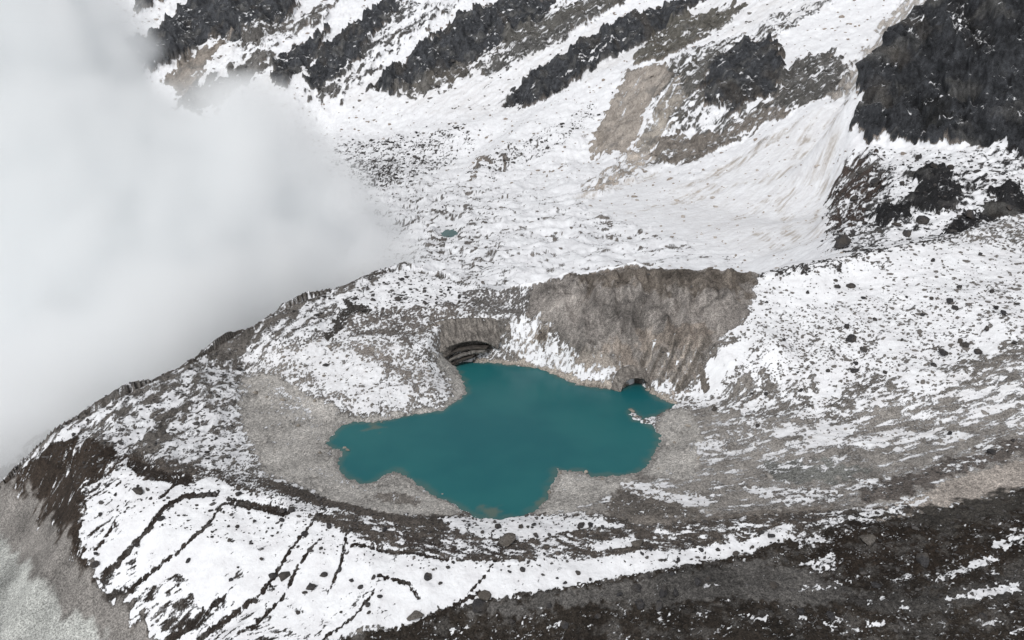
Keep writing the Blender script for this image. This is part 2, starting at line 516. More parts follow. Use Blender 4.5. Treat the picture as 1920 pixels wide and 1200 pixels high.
# mound
cover([(478, 690), (520, 655), (600, 640), (690, 632), (770, 660), (800, 690), (835, 722), (845, 742), (760, 772), (690, 778), (640, 760), (580, 725), (510, 712)], .66, (124, 118, 112), 10, 7, rocks=.6, dust=.15)
cover([(545, 665), (600, 650), (660, 668), (730, 705), (765, 742), (730, 765), (690, 765), (655, 735), (590, 705)], .93, (112, 106, 100), 12, 10, rocks=.35)
cover([(660, 640), (760, 690), (800, 725), (780, 735), (720, 690), (650, 655)], .38, (120, 113, 107), 8, 6, rocks=.6)
# pale silt and rubble round the water
SILT = (150, 146, 141)
cover([(455, 702), (500, 702), (570, 735), (640, 775), (690, 782), (760, 776), (835, 760), (852, 735), (835, 700), (812, 668), (850, 668), (880, 690), (900, 740), (840, 800), (650, 830), (660, 900), (740, 870), (860, 955), (880, 975), (740, 975),
       (600, 930), (500, 888), (468, 830), (448, 760)], .06, SILT, 7, 10, rocks=.35)
cover([(500, 720), (560, 740), (610, 800), (560, 790), (510, 760)], .33, SILT, 14, 5)
cover([(575, 878), (640, 895), (700, 925), (640, 905), (590, 890)], .35, SILT, 6, 6)
cover([(685, 928), (740, 922), (790, 935), (780, 950), (720, 940)], .12, (118, 112, 106), 6, 5, rocks=.6)
cover([(480, 905), (600, 945), (740, 975), (860, 975), (850, 990), (700, 985), (560, 950), (470, 920)], .05, (98, 91, 85), 8, 8, rocks=.5)
# right shore, basin floor and streaked slope
B_RUN = ((1320, 900), (1720, 815))
cover([(1235, 785), (1340, 752), (1400, 770), (1560, 795), (1920, 715), (1920, 890), (1700, 950), (1500, 980), (1140, 970), (1000, 975), (1060, 950), (1200, 880)], .3, (130, 125, 120), 10, 16, 3.4, B_RUN, rocks=.5, dust=.2)
cover([(1240, 770), (1290, 765), (1320, 830), (1300, 900), (1190, 890), (1150, 925), (1080, 955), (1000, 985), (1000, 940), (1030, 870), (1200, 870), (1230, 810)], .05, SILT, 7, 9, rocks=.35)
cover([(1420, 800), (1500, 790), (1760, 735), (1920, 700), (1920, 790), (1740, 830), (1600, 850), (1480, 845)], .55, (122, 117, 112), 12, 13, 4.0, ((1480, 830), (1760, 770)), rocks=.5)
cover([(1500, 808), (1560, 795), (1605, 800), (1570, 830), (1520, 835)], .9, soft=7, size=12, rocks=.1)
cover([(1290, 832), (1345, 815), (1360, 840), (1310, 852)], .7, soft=9, size=9)
cover([(1400, 780), (1460, 800), (1420, 830), (1360, 815)], .5, soft=8, size=9)
cover([(1430, 865), (1520, 862), (1640, 880), (1560, 905), (1450, 898)], .2, (114, 114, 110), 14, 9, 3, B_RUN)
cover([(1165, 905), (1200, 905), (1240, 920), (1330, 930), (1320, 950), (1260, 950), (1190, 925)], .86, (110, 104, 98), 7, 10)
cover([(1380, 905), (1440, 915), (1530, 915), (1580, 922), (1570, 938), (1480, 945), (1400, 925)], .68, (105, 100, 95), 8, 9, 2, B_RUN)
cover([(1590, 902), (1640, 900), (1630, 910)], .8, soft=5, size=8)
cover([(1130, 960), (1160, 915), (1200, 930), (1290, 950), (1320, 965), (1160, 972)], .1, (104, 98, 92), 7, 6, rocks=.8)
cover([(1140, 968), (1300, 970), (1500, 952), (1570, 945), (1560, 960), (1300, 988), (1150, 980)], .03, (116, 109, 102), 6, 12, rocks=.2)
cover([(1925, 858), (1925, 908), (1830, 935), (1720, 962), (1560, 985), (1550, 974), (1690, 945), (1780, 900)], .02, (150, 141, 133), 6, 10, rocks=.08)
cover([(1688, 948), (1750, 930), (1745, 938), (1700, 952)], .97, soft=4, size=10)
cover([(1600, 920), (1780, 860), (1920, 815), (1920, 850), (1790, 890), (1690, 935), (1620, 945)], .16, (98, 91, 86), 10, 9, 2, B_RUN, rocks=.6)

# right-hand snow slope full of stones
cover([(1422, 512), (1480, 497), (1560, 484), (1750, 446), (1930, 395), (1930, 700), (1700, 740), (1560, 790), (1400, 768), (1335, 750), (1405, 655), (1392, 604)], .9, (104, 99, 95), 8, 6, 1.5, ((1400, 640), (1800, 560)), rocks=1.0)
cover([(1435, 530), (1560, 500), (1750, 465), (1930, 415), (1930, 500), (1760, 535), (1600, 565), (1450, 575)], .95, soft=14, size=8, rocks=.4, namp=.8)
cover([(1480, 600), (1700, 610), (1860, 640), (1760, 690), (1560, 690), (1440, 680)], .85, soft=20, size=6, rocks=1.4)
cover([(1310, 752), (1420, 700), (1560, 725), (1760, 680), (1930, 660), (1930, 720), (1740, 750), (1560, 790), (1400, 780)], .62, (112, 107, 102), 14, 8, 2.2, B_RUN, rocks=1.0, dust=.12)
cover([(1500, 700), (1560, 700), (1580, 740), (1520, 750)], .95, soft=8, size=10, rocks=.1)
cover([(1700, 690), (1740, 690), (1720, 740), (1690, 735)], .9, soft=8, size=10, rocks=.2)
cover([(1640, 610), (1690, 620), (1690, 660), (1650, 665)], .95, soft=8, size=10, rocks=.1)
cover([(1835, 600), (1890, 610), (1870, 660), (1830, 650)], .94, soft=8, size=10, rocks=.1)
cover([(1422, 508), (1480, 496), (1560, 480), (1700, 460), (1800, 440)], .5, (66, 62, 60), 7, 6, width=22, rocks=1.2)
cover([(1418, 512), (1470, 505), (1560, 490)], .55, (70, 67, 65), 9, 6, width=36, rocks=1.0)
for a, b, c in (((1640, 640), (1655, 620), 14), ((1855, 590), (1875, 600), 24), ((1650, 498), (1668, 490), 16), ((1520, 710), (1530, 740), 9), ((1415, 745), (1520, 712), 8)):
    cover([a, b], .3, (104, 99, 94), 9, 6, width=c * .7, amount=.7)
# snow tongues and dirt at the right end of the wall
cover([(1300, 735), (1318, 690), (1345, 660), (1410, 636), (1402, 662), (1372, 702), (1335, 742)], .985, (130, 120, 112), 5, 14, rocks=0)
cover([(1362, 600), (1398, 590), (1392, 618), (1362, 628)], .97, soft=5, size=12, rocks=0)

# grey back wall above the water
W_RUN = ((1180, 515), (1150, 640))
cover([(985, 590), (1000, 538), (1080, 512), (1200, 500), (1300, 504), (1422, 508), (1398, 600), (1355, 628), (1320, 672), (1285, 728), (1235, 715), (1200, 702), (1150, 668), (1075, 662), (1040, 610)],
      .015, (125, 119, 114), 6, 10, 3.5, W_RUN, rocks=.12, rough=1.1, crag=.35)
cover([(1080, 520), (1200, 508), (1410, 514), (1395, 560), (1300, 560), (1180, 550), (1090, 545)], .01, (104, 96, 88), 12, 10, 4, W_RUN, rough=.9)
cover([(1130, 650), (1210, 640), (1330, 620), (1300, 680), (1210, 680), (1150, 680)], .05, (128, 118, 109), 12, 10, 3, W_RUN)
cover([(948, 596), (1015, 592), (1040, 640), (1075, 668), (1150, 680), (1200, 690), (1215, 705), (1190, 712), (1165, 722), (1090, 714), (1040, 694), (985, 678), (955, 650)], .84, (140, 131, 122), 8, 7, 1.4, W_RUN, rocks=.25, namp=.6)
cover([(1215, 716), (1235, 705), (1290, 738), (1268, 752), (1235, 742)], .75, (138, 128, 120), 6, 9, rocks=.1)
cover([(1010, 612), (1028, 622), (1020, 645), (1005, 632)], .05, (96, 88, 80), 5, 6)
cover([(1075, 665), (1130, 670), (1160, 690), (1100, 692)], .08, (128, 120, 112), 6, 6)
for a, b, c in (((1215, 660), (1200, 700), 7), ((1245, 660), (1222, 706), 8), ((1272, 655), (1240, 715), 6), ((1330, 640), (1275, 725), 13), ((1300, 650), (1262, 715), 5), ((1312, 690), (1325, 728), 11)):
    cover([a, b], .02, (104, 97, 90), 3, 8, width=c)
for a, b, c in (((1228, 650), (1212, 700), 5), ((1262, 650), (1232, 710), 5), ((1290, 655), (1252, 715), 6), ((1312, 650), (1268, 722), 5)):
    cover([a, b], .75, (150, 140, 130), 3, 8, width=c)
cover([(850, 683), (900, 676), (980, 682), (1040, 698), (1090, 721), (1160, 727), (1172, 720), (1215, 732), (1262, 756)], .06, (146, 137, 127), 3, 8, width=11)

# near rim top: dark rubble, then the outer snow slope
cover([(230, 838), (370, 878), (480, 893), (620, 938), (750, 968), (870, 966), (1000, 966), (1130, 962), (1200, 985), (1480, 962), (1600, 955), (1700, 945), (1740, 955), (1560, 990), (1490, 1002), (1200, 1034), (1000, 1052), (880, 1054), (780, 1044),
       (660, 1004), (560, 962), (470, 940), (300, 906), (240, 892)], .3, (86, 79, 73), 6, 10, 2.6, ((700, 1010), (1000, 1040)), rocks=.7, rough=.5)
cover([(470, 893), (620, 938), (750, 968), (850, 985), (760, 985), (600, 950)], .02, (88, 81, 75), 5, 8)
cover([(825, 972), (900, 971), (1000, 969), (1130, 970), (1142, 984), (1090, 990), (1010, 1010), (930, 1012), (860, 995)], .9, (78, 72, 68), 5, 11, rocks=.5)
cover([(1098, 1024), (1150, 1010), (1188, 1010), (1185, 1024), (1120, 1034)], .95, soft=4, size=10)
cover([(740, 1000), (850, 1012), (980, 1030), (960, 1040), (860, 1042), (760, 1026)], .5, (70, 62, 57), 6, 9, 3, ((740, 1000), (900, 1035)))
cover([(1500, 985), (1600, 962), (1680, 950), (1690, 962), (1600, 985), (1540, 998)], .6, (72, 66, 60), 6, 8, 2, ((1500, 985), (1640, 955)))
O_RUN = ((230, 1090), (480, 930))
cover([(0, 905), (100, 830), (250, 855), (262, 892), (180, 905), (165, 960), (150, 1010), (190, 1100), (150, 1090), (70, 965)], .16, (64, 54, 46), 10, 9, 3, ((180, 1000), (240, 900)), rocks=.4, rough=.8)
cover([(240, 872), (262, 900), (330, 905), (405, 896), (455, 922), (560, 960), (660, 1005), (780, 1046), (900, 1056), (1200, 1036), (1470, 997), (1492, 1010), (1400, 1040), (1200, 1076), (1000, 1112), (830, 1142), (750, 1172), (600, 1195),
       (560, 1230), (380, 1230), (250, 1160), (180, 1090), (150, 1000), (175, 920)], .965, (66, 61, 57), 5, 12, 2.2, O_RUN, rocks=.6, namp=.85)
cover([(160, 905), (230, 880), (250, 920), (200, 990), (170, 1040), (150, 1000)], .74, (62, 54, 47), 10, 7, 4.5, O_RUN, rocks=.5)
cover([(180, 1085), (240, 1050), (330, 1100), (430, 1140), (560, 1170), (600, 1230), (380, 1230), (250, 1170)], .7, (62, 56, 51), 18, 7, 4.5, ((250, 1160), (420, 1060)), rocks=.6)
cover([(440, 1060), (600, 1060), (760, 1120), (740, 1170), (600, 1190), (440, 1150)], .93, soft=30, size=7, aniso=2.5, run=O_RUN, rocks=.9)
cover([(470, 915), (560, 935), (650, 960), (600, 965), (520, 950)], .72, (70, 66, 62), 6, 6, rocks=.6)
DK = (58, 50, 44)
for pl, wd in (([(405, 926), (345, 930), (312, 950), (270, 1000), (218, 1058), (192, 1080)], 11), ([(540, 962), (475, 946), (420, 944), (382, 990), (345, 1024), (300, 1060), (250, 1104), (180, 1122)], 7),
               ([(600, 966), (545, 1030), (515, 1080), (492, 1110), (450, 1145), (380, 1195)], 7), ([(650, 1002), (642, 1050), (622, 1100)], 4), ([(712, 1078), (765, 1094), (785, 1122)], 6),
               ([(815, 1155), (860, 1132), (902, 1110)], 7), ([(330, 905), (300, 935)], 6), ([(530, 960), (480, 948), (440, 942)], 14), ([(660, 1020), (760, 1035), (840, 1050)], 6),
               ([(930, 1050), (905, 1085), (880, 1110)], 4), ([(250, 870), (290, 890), (350, 900)], 22), ([(600, 1010), (560, 1060), (530, 1120), (470, 1180)], 5), ([(215, 980), (180, 1030)], 5),
               ([(700, 1110), (660, 1160), (610, 1195)], 5), ([(420, 1120), (350, 1180), (320, 1200)], 8)):
    cover(pl, .08, DK, 4, 7, width=wd * 1.1, lift=-1.6, rocks=.7, jag=.55)
# foot of the slope, scree and the gravel plain beyond
cover([(-60, 930), (30, 925), (70, 975), (130, 1065), (190, 1125), (250, 1190), (280, 1300), (-300, 1400), (-400, 950)], .004, (110, 106, 102), 8, 10, rocks=.4, namp=.2)
cover([(0, 905), (40, 915), (75, 965), (140, 1060), (200, 1110), (260, 1180), (300, 1240), (200, 1240), (130, 1140), (50, 1060), (-60, 1010)], .004, (114, 110, 106), 16, 10, 1.5, ((60, 1080), (130, 1000)), rocks=.5, namp=.2, calm=.7)
cover([(-400, 900), (-30, 1000), (30, 1035), (70, 1090), (130, 1150), (190, 1205), (250, 1300), (-300, 1400)], .01, (140, 141, 137), 20, 14, rocks=.4, namp=.2, calm=.9, jag=.5)
# dark near bank with turf, rubble and snow scraps
cover([(560, 1220), (700, 1182), (760, 1175), (830, 1144), (1000, 1114), (1200, 1078), (1400, 1042), (1482, 1012), (1560, 992), (1720, 964), (1930, 915), (2600, 800), (2600, 1500), (560, 1500)], .10, (58, 51, 44), 5, 6, 1.6, ((1300, 1180), (1800, 1080)), rocks=.9, rough=1.2)
cover([(850, 1148), (1000, 1122), (1200, 1086), (1400, 1052), (1480, 1060), (1560, 1090), (1620, 1115), (1500, 1140), (1380, 1120), (1240, 1140), (1100, 1130), (960, 1160)], .02, (92, 89, 86), 9, 8, rocks=.8)
cover([(1600, 980), (1750, 965), (1930, 925), (1930, 1060), (1760, 1080), (1560, 1080), (1500, 1040)], .09, (55, 46, 38), 16, 6, rocks=.7)
cover([(1700, 960), (1930, 950), (1930, 975), (1760, 1000)], .03, (74, 70, 65), 14, 9)
cover([(1560, 1130), (1760, 1110), (1930, 1120), (1930, 1160), (1700, 1160)], .05, (76, 73, 70), 12, 9)
cover([(1500, 1060), (1560, 1040), (1580, 1060), (1520, 1075)], .7, soft=5, size=7)
cover([(1490, 1010), (1540, 1000), (1560, 1015), (1500, 1030)], .72, soft=7, size=7)
cover([(1930, 985), (1890, 1000), (1862, 1025), (1885, 1030), (1930, 1015)], .78, soft=7, size=8)
cover([(1745, 1088), (1790, 1068), (1850, 1045), (1870, 1050), (1820, 1070), (1760, 1092)], .8, soft=5, size=8)
cover([(1772, 1128), (1830, 1105), (1910, 1092), (1912, 1110), (1850, 1122), (1790, 1128)], .88, soft=5, size=9)
cover([(1402, 1152), (1420, 1160), (1442, 1156), (1436, 1166), (1412, 1166)], .95, soft=3, size=8)
cover([(1545, 1170), (1580, 1165), (1560, 1185)], .8, soft=4, size=6)
for a in ((1515, 1105), (1580, 1095), (1640, 1125), (1700, 1140), (1860, 1170), (1640, 1172), (1330, 1100), (860, 1180), (1040, 1178), (1900, 1185), (1690, 1085), (1540, 1105), (1510, 1160)):
    cover([(a[0] - 10, a[1] + 2), (a[0] + 12, a[1] - 3)], .72, soft=6, size=6, width=8)

# --- far: glacier
G_RUN = ((760, 440), (1000, 430))
cover([(560, 270), (700, 300), (1000, 360), (1150, 400), (1450, 480), (1400, 498), (1200, 502), (1000, 530), (900, 545), (760, 510), (680, 430)], .91, (112, 106, 101), 16, 7, 4.0, G_RUN, 'far', rough=.7)
cover([(690, 350), (800, 350), (900, 400), (960, 470), (960, 540), (880, 530), (760, 505), (700, 430)], .83, (102, 97, 93), 20, 6, 3.6, G_RUN, 'far', rough=.6)
cover([(630, 265), (760, 255), (870, 235), (880, 270), (820, 320), (760, 345), (690, 355), (640, 320)], .80, (84, 80, 77), 14, 4, 1.3, G_RUN, 'far', rocks=.3)
cover([(670, 300), (740, 300), (740, 345), (690, 352)], .58, (70, 67, 66), 12, 4, 1, G_RUN, 'far', rocks=.4)
cover([(870, 330), (940, 280), (1050, 230), (1120, 190), (1130, 215), (1060, 270), (980, 310), (920, 340)], .86, (88, 83, 79), 10, 4, 1.2, None, 'far', rocks=.25)
cover([(1090, 385), (1150, 350), (1230, 325), (1320, 345), (1500, 400), (1550, 430), (1500, 478), (1400, 492), (1230, 440), (1120, 405)], .985, (140, 130, 120), 16, 14, 2, ((1300, 440), (1500, 330)), 'far', rough=.15, namp=.4, dust=.05, calm=.9)

# --- far: rock wall, bands running up to the right
K_RUN = ((760, 180), (1000, 30))
cover([(100, 160), (250, 110), (500, 170), (700, 190), (940, 215), (1100, 150), (1180, 110), (1400, 60), (1700, -60), (1700, -300), (-200, -300), (-200, 160)], .95, (108, 104, 100), 14, 12, 5.0, K_RUN, 'far', rough=1.0, namp=.8, dust=.2)
ROCK = (68, 70, 74)
BANDS = [
    [(262, 95), (290, 70), (330, 32), (380, -5), (560, -8), (556, 20), (535, 50), (480, 82), (430, 78), (400, 72), (352, 106), (300, 132), (272, 136)],
    [(218, 95), (262, 82), (265, 130), (275, 150), (250, 150), (225, 130)],
    [(510, 152), (520, 105), (560, 85), (612, 62), (605, 82), (575, 125), (528, 172)],
    [(572, 152), (584, 115), (640, 70), (690, 36), (722, 12), (765, -8), (745, 26), (700, 72), (682, 108), (640, 146), (600, 172)],
    [(692, 168), (750, 120), (800, 82), (862, 42), (930, 8), (985, -6), (1045, -6), (1030, 26), (962, 70), (900, 106), (870, 136), (800, 150), (752, 176), (712, 174)],
    [(946, 200), (962, 168), (1022, 125), (1082, 94), (1152, 54), (1232, 18), (1290, -6), (1322, -6), (1272, 42), (1202, 86), (1132, 122), (1076, 156), (1036, 186), (986, 206)],
    [(1318, 192), (1328, 132), (1380, 86), (1430, 75), (1462, 90), (1472, 140), (1452, 182), (1402, 192), (1388, 212)],
    [(250, -6), (262, 25), (275, 22), (290, 5), (320, -6)],
]
MIXED = [
    ([(330, 190), (360, 165), (420, 140), (480, 105), (520, 95), (500, 125), (440, 175), (370, 215), (345, 210)], .12, (98, 95, 92)),
    ([(640, 182), (680, 105), (720, 45), (760, 5), (830, 18), (880, 0), (800, 55), (722, 112), (662, 168)], .58, (80, 79, 79)),
    ([(945, 66), (1035, 20), (1120, -5), (1190, -5), (1160, 12), (1080, 52), (1020, 92), (962, 112), (935, 125)], .22, (90, 88, 84)),
    ([(1182, 116), (1232, 70), (1285, 30), (1395, 8), (1370, 42), (1302, 82), (1252, 112), (1202, 126)], .16, (96, 93, 86)),
    ([(1230, 200), (1250, 120), (1330, 85), (1390, 70), (1330, 130), (1320, 195), (1270, 240)], .48, (92, 90, 86)),
    ([(1452, 190), (1472, 130), (1562, 98), (1602, 132), (1582, 172), (1502, 202), (1402, 232), (1390, 212)], .26, (92, 90, 87)),
    ([(1218, 312), (1232, 262), (1322, 250), (1402, 220), (1432, 200), (1482, 214), (1402, 252), (1332, 292), (1282, 312)], .24, (118, 111, 104)),
    ([(1270, 245), (1300, 200), (1370, 210), (1380, 240), (1320, 252)], .75, (90, 88, 85)),
    ([(770, 165), (820, 140), (885, 122), (860, 150), (800, 172)], .15, (104, 99, 92)),
    ([(735, 612 - 440), (800, 152), (880, 120), (940, 95), (900, 130), (830, 168), (780, 182)], .3, (96, 93, 89)),
    ([(890, 130), (950, 95), (1040, 60), (1120, 20), (1150, 15), (1060, 75), (980, 118), (920, 140)], .35, (88, 87, 85)),
    ([(560, 178), (600, 172), (650, 145), (690, 110), (680, 140), (630, 175), (590, 190)], .45, (92, 90, 88)),
    ([(1400, 70), (1460, 30), (1530, 5), (1560, 10), (1480, 55), (1440, 78)], .7, (96, 94, 91)),
    ([(430, 70), (520, 48), (600, 20), (640, 5), (620, 40), (540, 75), (470, 98)], .55, (96, 93, 90)),
]
for k, bnd in enumerate(BANDS):
    cover(bnd, .07, ROCK, 6, 7, 2.2, K_RUN, 'far', lift=1.5, rough=.7, jag=1.1, crag=1)
for pl, sn, c in MIXED:
    cover(pl, sn, c, 9, 7, 2.4, K_RUN, 'far', lift=.8, rough=.5, jag=1.2, crag=.6)
cover([(302, 152), (350, 112), (400, 84), (435, 62), (402, 106), (342, 188), (322, 165)], .04, (124, 116, 108), 5, 10, 3, K_RUN, 'far')
for pl, wd, sn in (([(640, 135), (760, 80), (900, 0)], 7, .95), ([(1060, 150), (1110, 120), (1170, 80)], 5, .95), ([(880, 130), (960, 90)], 6, .95), ([(1090, 118), (1180, 75)], 4, .9), ([(700, 80), (790, 30)], 8, .9)):
    cover(pl, sn, None, 4, 8, 2, K_RUN, 'far', width=wd)
# brown slide, outwash and the dirty gully with its avalanche fan
cover([(1106, 292), (1120, 242), (1150, 190), (1178, 132), (1240, 122), (1262, 150), (1212, 202), (1192, 262), (1172, 292), (1150, 290)], .04, (138, 130, 122), 6, 9, 4, ((1130, 280), (1200, 140)), 'far', rough=1.2)
cover([(1190, 280), (1225, 215), (1270, 150), (1290, 180), (1240, 260), (1215, 290)], .3, (140, 133, 124), 8, 8, 3, ((1200, 280), (1260, 170)), 'far')
cover([(1080, 362), (1130, 315), (1180, 285), (1225, 285), (1222, 315), (1160, 350), (1110, 368)], .5, (150, 141, 132), 9, 8, 3, ((1090, 360), (1200, 295)), 'far')
cover([(1700, -20), (1765, -20), (1650, 110), (1605, 180), (1575, 192), (1560, 188), (1600, 110), (1650, 45)], .45, (150, 144, 138), 9, 8, 5, ((1590, 185), (1690, 20)), 'far', lift=-3)
F_RUN = ((1330, 420), (1560, 215))
cover([(1592, 185), (1560, 200), (1480, 235), (1380, 300), (1260, 350), (1230, 400), (1300, 440), (1420, 480), (1540, 450), (1556, 380), (1548, 320), (1580, 240)], .97, (150, 142, 134), 8, 12, 6, F_RUN, 'far', rough=.2, namp=.3, dust=.15, calm=1)
for pl, wd, sn in (([(1482, 240), (1430, 268), (1385, 298), (1300, 345)], 15, .4), ([(1470, 258), (1420, 285), (1380, 312)], 9, .4), ([(1515, 240), (1500, 270), (1490, 295)], 5, .45), ([(1545, 320), (1490, 352), (1466, 378), (1470, 405), (1484, 430), (1512, 458)], 9, .5),
                   ([(1578, 205), (1555, 270), (1545, 320), (1542, 355)], 13, .55), ([(1380, 412), (1420, 388), (1442, 378)], 13, .6), ([(1330, 350), (1240, 385), (1180, 402)], 10, .55), ([(1230, 330), (1150, 352), (1085, 378)], 12, .5), ([(1440, 330), (1350, 356), (1290, 380)], 8, .55),
                   ([(1560, 225), (1500, 300), (1440, 345)], 4, .6), ([(1540, 380), (1520, 420), (1530, 450)], 6, .62), ([(1420, 440), (1470, 470)], 8, .68), ([(1400, 300), (1320, 335), (1240, 370)], 5, .5)):
    cover(pl, .95 if sn > .45 else .62, (158, 149, 140), 14, 9, 7, F_RUN, 'far', width=wd * 1.5, namp=.3, lift=-.8, jag=.7, dust=.75)
# two little slumps on the glacier's bank
for a, b, c in (((900, 300), (888, 338), 7), ((947, 300), (946, 322), 6), ((895, 300), (920, 305), 9)):
    cover([a, b], .12, (110, 103, 96), 4, 6, zone='far', width=c)
# --- right: dark cliff and the snow slope under it
CL_ = (65, 67, 71)
cover([(1552, 470), (1548, 400), (1562, 350), (1620, 278), (1700, 288), (1800, 285), (1930, 300), (1930, 415), (1750, 450), (1600, 482)], .66, (52, 51, 52), 8, 13, 1.8, ((1600, 420), (1800, 320)), 'cliff', rocks=.6, rough=1.5)
cover([(1550, 440), (1562, 350), (1590, 300), (1640, 290), (1660, 330), (1620, 400), (1590, 440)], .32, (74, 63, 58), 9, 9, 1.5, None, 'cliff', rough=1)
cover([(1630, 292), (1700, 296), (1800, 292), (1870, 290), (1850, 305), (1760, 312), (1680, 318)], .93, soft=6, size=9, zone='cliff')
for pl in ([(1860, 355), (1930, 320), (1930, 352), (1865, 372)], [(1700, 372), (1740, 345), (1800, 350), (1790, 395), (1730, 400)], [(1765, 440), (1810, 400), (1880, 372), (1930, 362), (1930, 385), (1850, 415), (1790, 445)], [(1640, 400), (1700, 385), (1710, 410), (1660, 425)],
           [(1700, 330), (1760, 318), (1790, 335), (1730, 350)]):
    cover(pl, .1, (48, 48, 50), 6, 9, zone='cliff', lift=3, rough=2.0, crag=.4)
_cp = [PY(*c)[:2] for c in CLIFF_FOOT] + [np.array((640, 760)), np.array((1100, 1000)), np.array((1000, 1250))] + [PY(*c)[:2] * 1.035 + (4, 0) for c in CLIFF_EDGE[::-1]]
_cb = np.flatnonzero((RAD > 780) & (RAD < 1500) & (THV > math.radians(20)))
cliff_m[_cb] = sstep(-4, 4, poly_sd(_cp, X[_cb], Y[_cb]) + 3.5 * fbm(X[_cb] / 22, Y[_cb] / 22, 3, 880))
cover(None, .05, CL_, 6, 9, sel=cliff_m > .5, rocks=0)
_ci = np.flatnonzero(cliff_m > .01)
_cz = Z0[_ci]
_cr = fbm(X[_ci] / 34, (_cz * .55 + Y[_ci] * .4) / 34, 6, 900, .58, ridged=True) * 7.0 + fbm(X[_ci] / 11, (_cz * .6 + Y[_ci] * .3) / 12, 5, 920, .68, ridged=True) * 3.2 + fbm(X[_ci] / 75, _cz / 140 + Y[_ci] / 150, 3, 950, .5) * 6
CRAG[_ci] = np.maximum(CRAG[_ci], cliff_m[_ci])
DZ[_ci] += (_cr * .25 * cliff_m[_ci]).astype(np.float32)
_n = fbm(X[_ci] / 13, _cz / 13, 6, 970, .72)
SNOWF[_ci] = np.where(cliff_m[_ci] > .5, -1.2 - _n * .75, SNOWF[_ci])
cover([(1770, -5), (1800, 0), (1850, 30), (1840, 110), (1800, 105), (1780, 60)], .42, (58, 58, 60), 9, 9, zone='cliff')
cover([(1730, 200), (1770, 185), (1790, 240), (1755, 250)], .3, (56, 57, 58), 9, 7, zone='cliff')
cover([(1690, 60), (1752, 5), (1765, 12), (1700, 75)], .9, None, 4, 9, zone='cliff')

# --- rills down the back wall
_g = np.array([ground(a, b) for a, b in [(985, 590), (1000, 538), (1080, 512), (1200, 500), (1300, 504), (1422, 508), (1398, 600), (1355, 628), (1320, 672), (1285, 728), (1235, 715), (1200, 702), (1150, 668), (1075, 662), (1040, 610)]])
_wi = np.flatnonzero(near & (X > _g[:, 0].min() - 5) & (X < _g[:, 0].max() + 5) & (Y > _g[:, 1].min() - 5) & (Y < _g[:, 1].max() + 5))
_ww = sstep(0, 16, poly_sd(_g, X[_wi], Y[_wi]))
_wd = fbm((X[_wi] + 5 * fbm(X[_wi] / 30, Y[_wi] / 30, 2, 711)) / 24, Y[_wi] / 90, 3, 700, .5, ridged=True)
DZ[_wi] += (_ww * (_wd * 2.6 + .6 * fbm(X[_wi] / 8, Y[_wi] / 50, 3, 705, .6, ridged=True) + 1.0 * fbm(X[_wi] / 16, Y[_wi] / 16, 4, 720, .55))).astype(np.float32)
GC[_wi] *= (1 + _ww * (.09 * np.clip(fbm(X[_wi] / 6, Y[_wi] / 40, 4, 730, .6), -1.5, 2) + .12 * fbm(X[_wi] / 60, Y[_wi] / 7, 4, 740, .6) + .1 * fbm(X[_wi] / 18, Y[_wi] / 18, 4, 745, .6)))[:, None].clip(.5, 1.7)

# --- relief everywhere
u, v = X, Y
wet = sstep(-.5, 7.0, Z0)
n_amp = np.where(near, .35 + .65 * wet, 1.0)
mz = RAD / 600
DZ += (n_amp * (1 - .8 * CALM) * mz * (fbm(u / 34, v / 34, 3, 5) * .55 + fbm(u / 7, v / 7, 4, 6, .6) * .24)).astype(np.float32)
# hummocks of the buried glacier
DZ *= (1 - .75 * sstep(.995, 1.0, RAD / CRV) * sstep(1.08, 1.02, RAD / CRV)).astype(np.float32)
hum = (~near) * (1 - CALM) * sstep(1750, 1300, RAD) * sstep(math.radians(17), math.radians(8), THV)
hm = fbm(u / 90, v / 70, 4, 31, .55, ridged=True)
DZ += (hum * hm * 2.6).astype(np.float32)
# bare dirt shows on the steep sides of hummocks
dzr = np.gradient((Z0 + DZ).reshape(NR, NT), axis=0) / np.maximum(np.gradient(R_, axis=0), 1e-3)
dzt = np.gradient((Z0 + DZ).reshape(NR, NT), axis=1) / np.maximum(R_ * (th[1] - th[0]), 1e-3)
slope = np.hypot(dzr, dzt).ravel()
steep = np.clip(slope - .45, 0, 1.2)
SNOWF -= (hum * steep * .35).astype(np.float32)
wl_ = np.abs(fbm(u / 75 + .35 * fbm(u / 30, v / 30, 2, 52), v / 34, 3, 51, .5))
wk_ = sstep(.2, 1.2, fbm(u / 120, v / 120, 2, 57) + .5)
SNOWF -= (hum * wk_ * sstep(.16, .0, wl_) * 2.6).astype(np.float32)
SNOWF -= ((~near) * (1 - hum) * np.clip(slope - 1.1, 0, 1.0) * .9).astype(np.float32)
SNOWF -= (near * np.clip(slope - .8, 0, 1.0) * 1.0).astype(np.float32)
ZT = (Z0 + DZ).astype(np.float64)
_k = np.flatnonzero(CRAG > .02)
_T = np.where(RAD[_k] < 1060, 15.0, 22.0)
_b = .32 * X[_k] + 7 * fbm(X[_k] / 45, Y[_k] / 45, 4, 811, .6)
_q = (ZT[_k] + _b) / _T
_f = _q - np.floor(_q)
ZT[_k] += CRAG[_k] * .2 * (_T * (np.floor(_q) + sstep(.2, .8, _f)) - _b - ZT[_k])
_ledge = sstep(.22, .0, np.minimum(_f, 1 - _f)) * sstep(.2, 1.4, fbm(X[_k] / 30, Z0[_k] / 30, 3, 821))
SNOWF[_k] += (CRAG[_k] * 1.5 * _ledge).astype(np.float32)
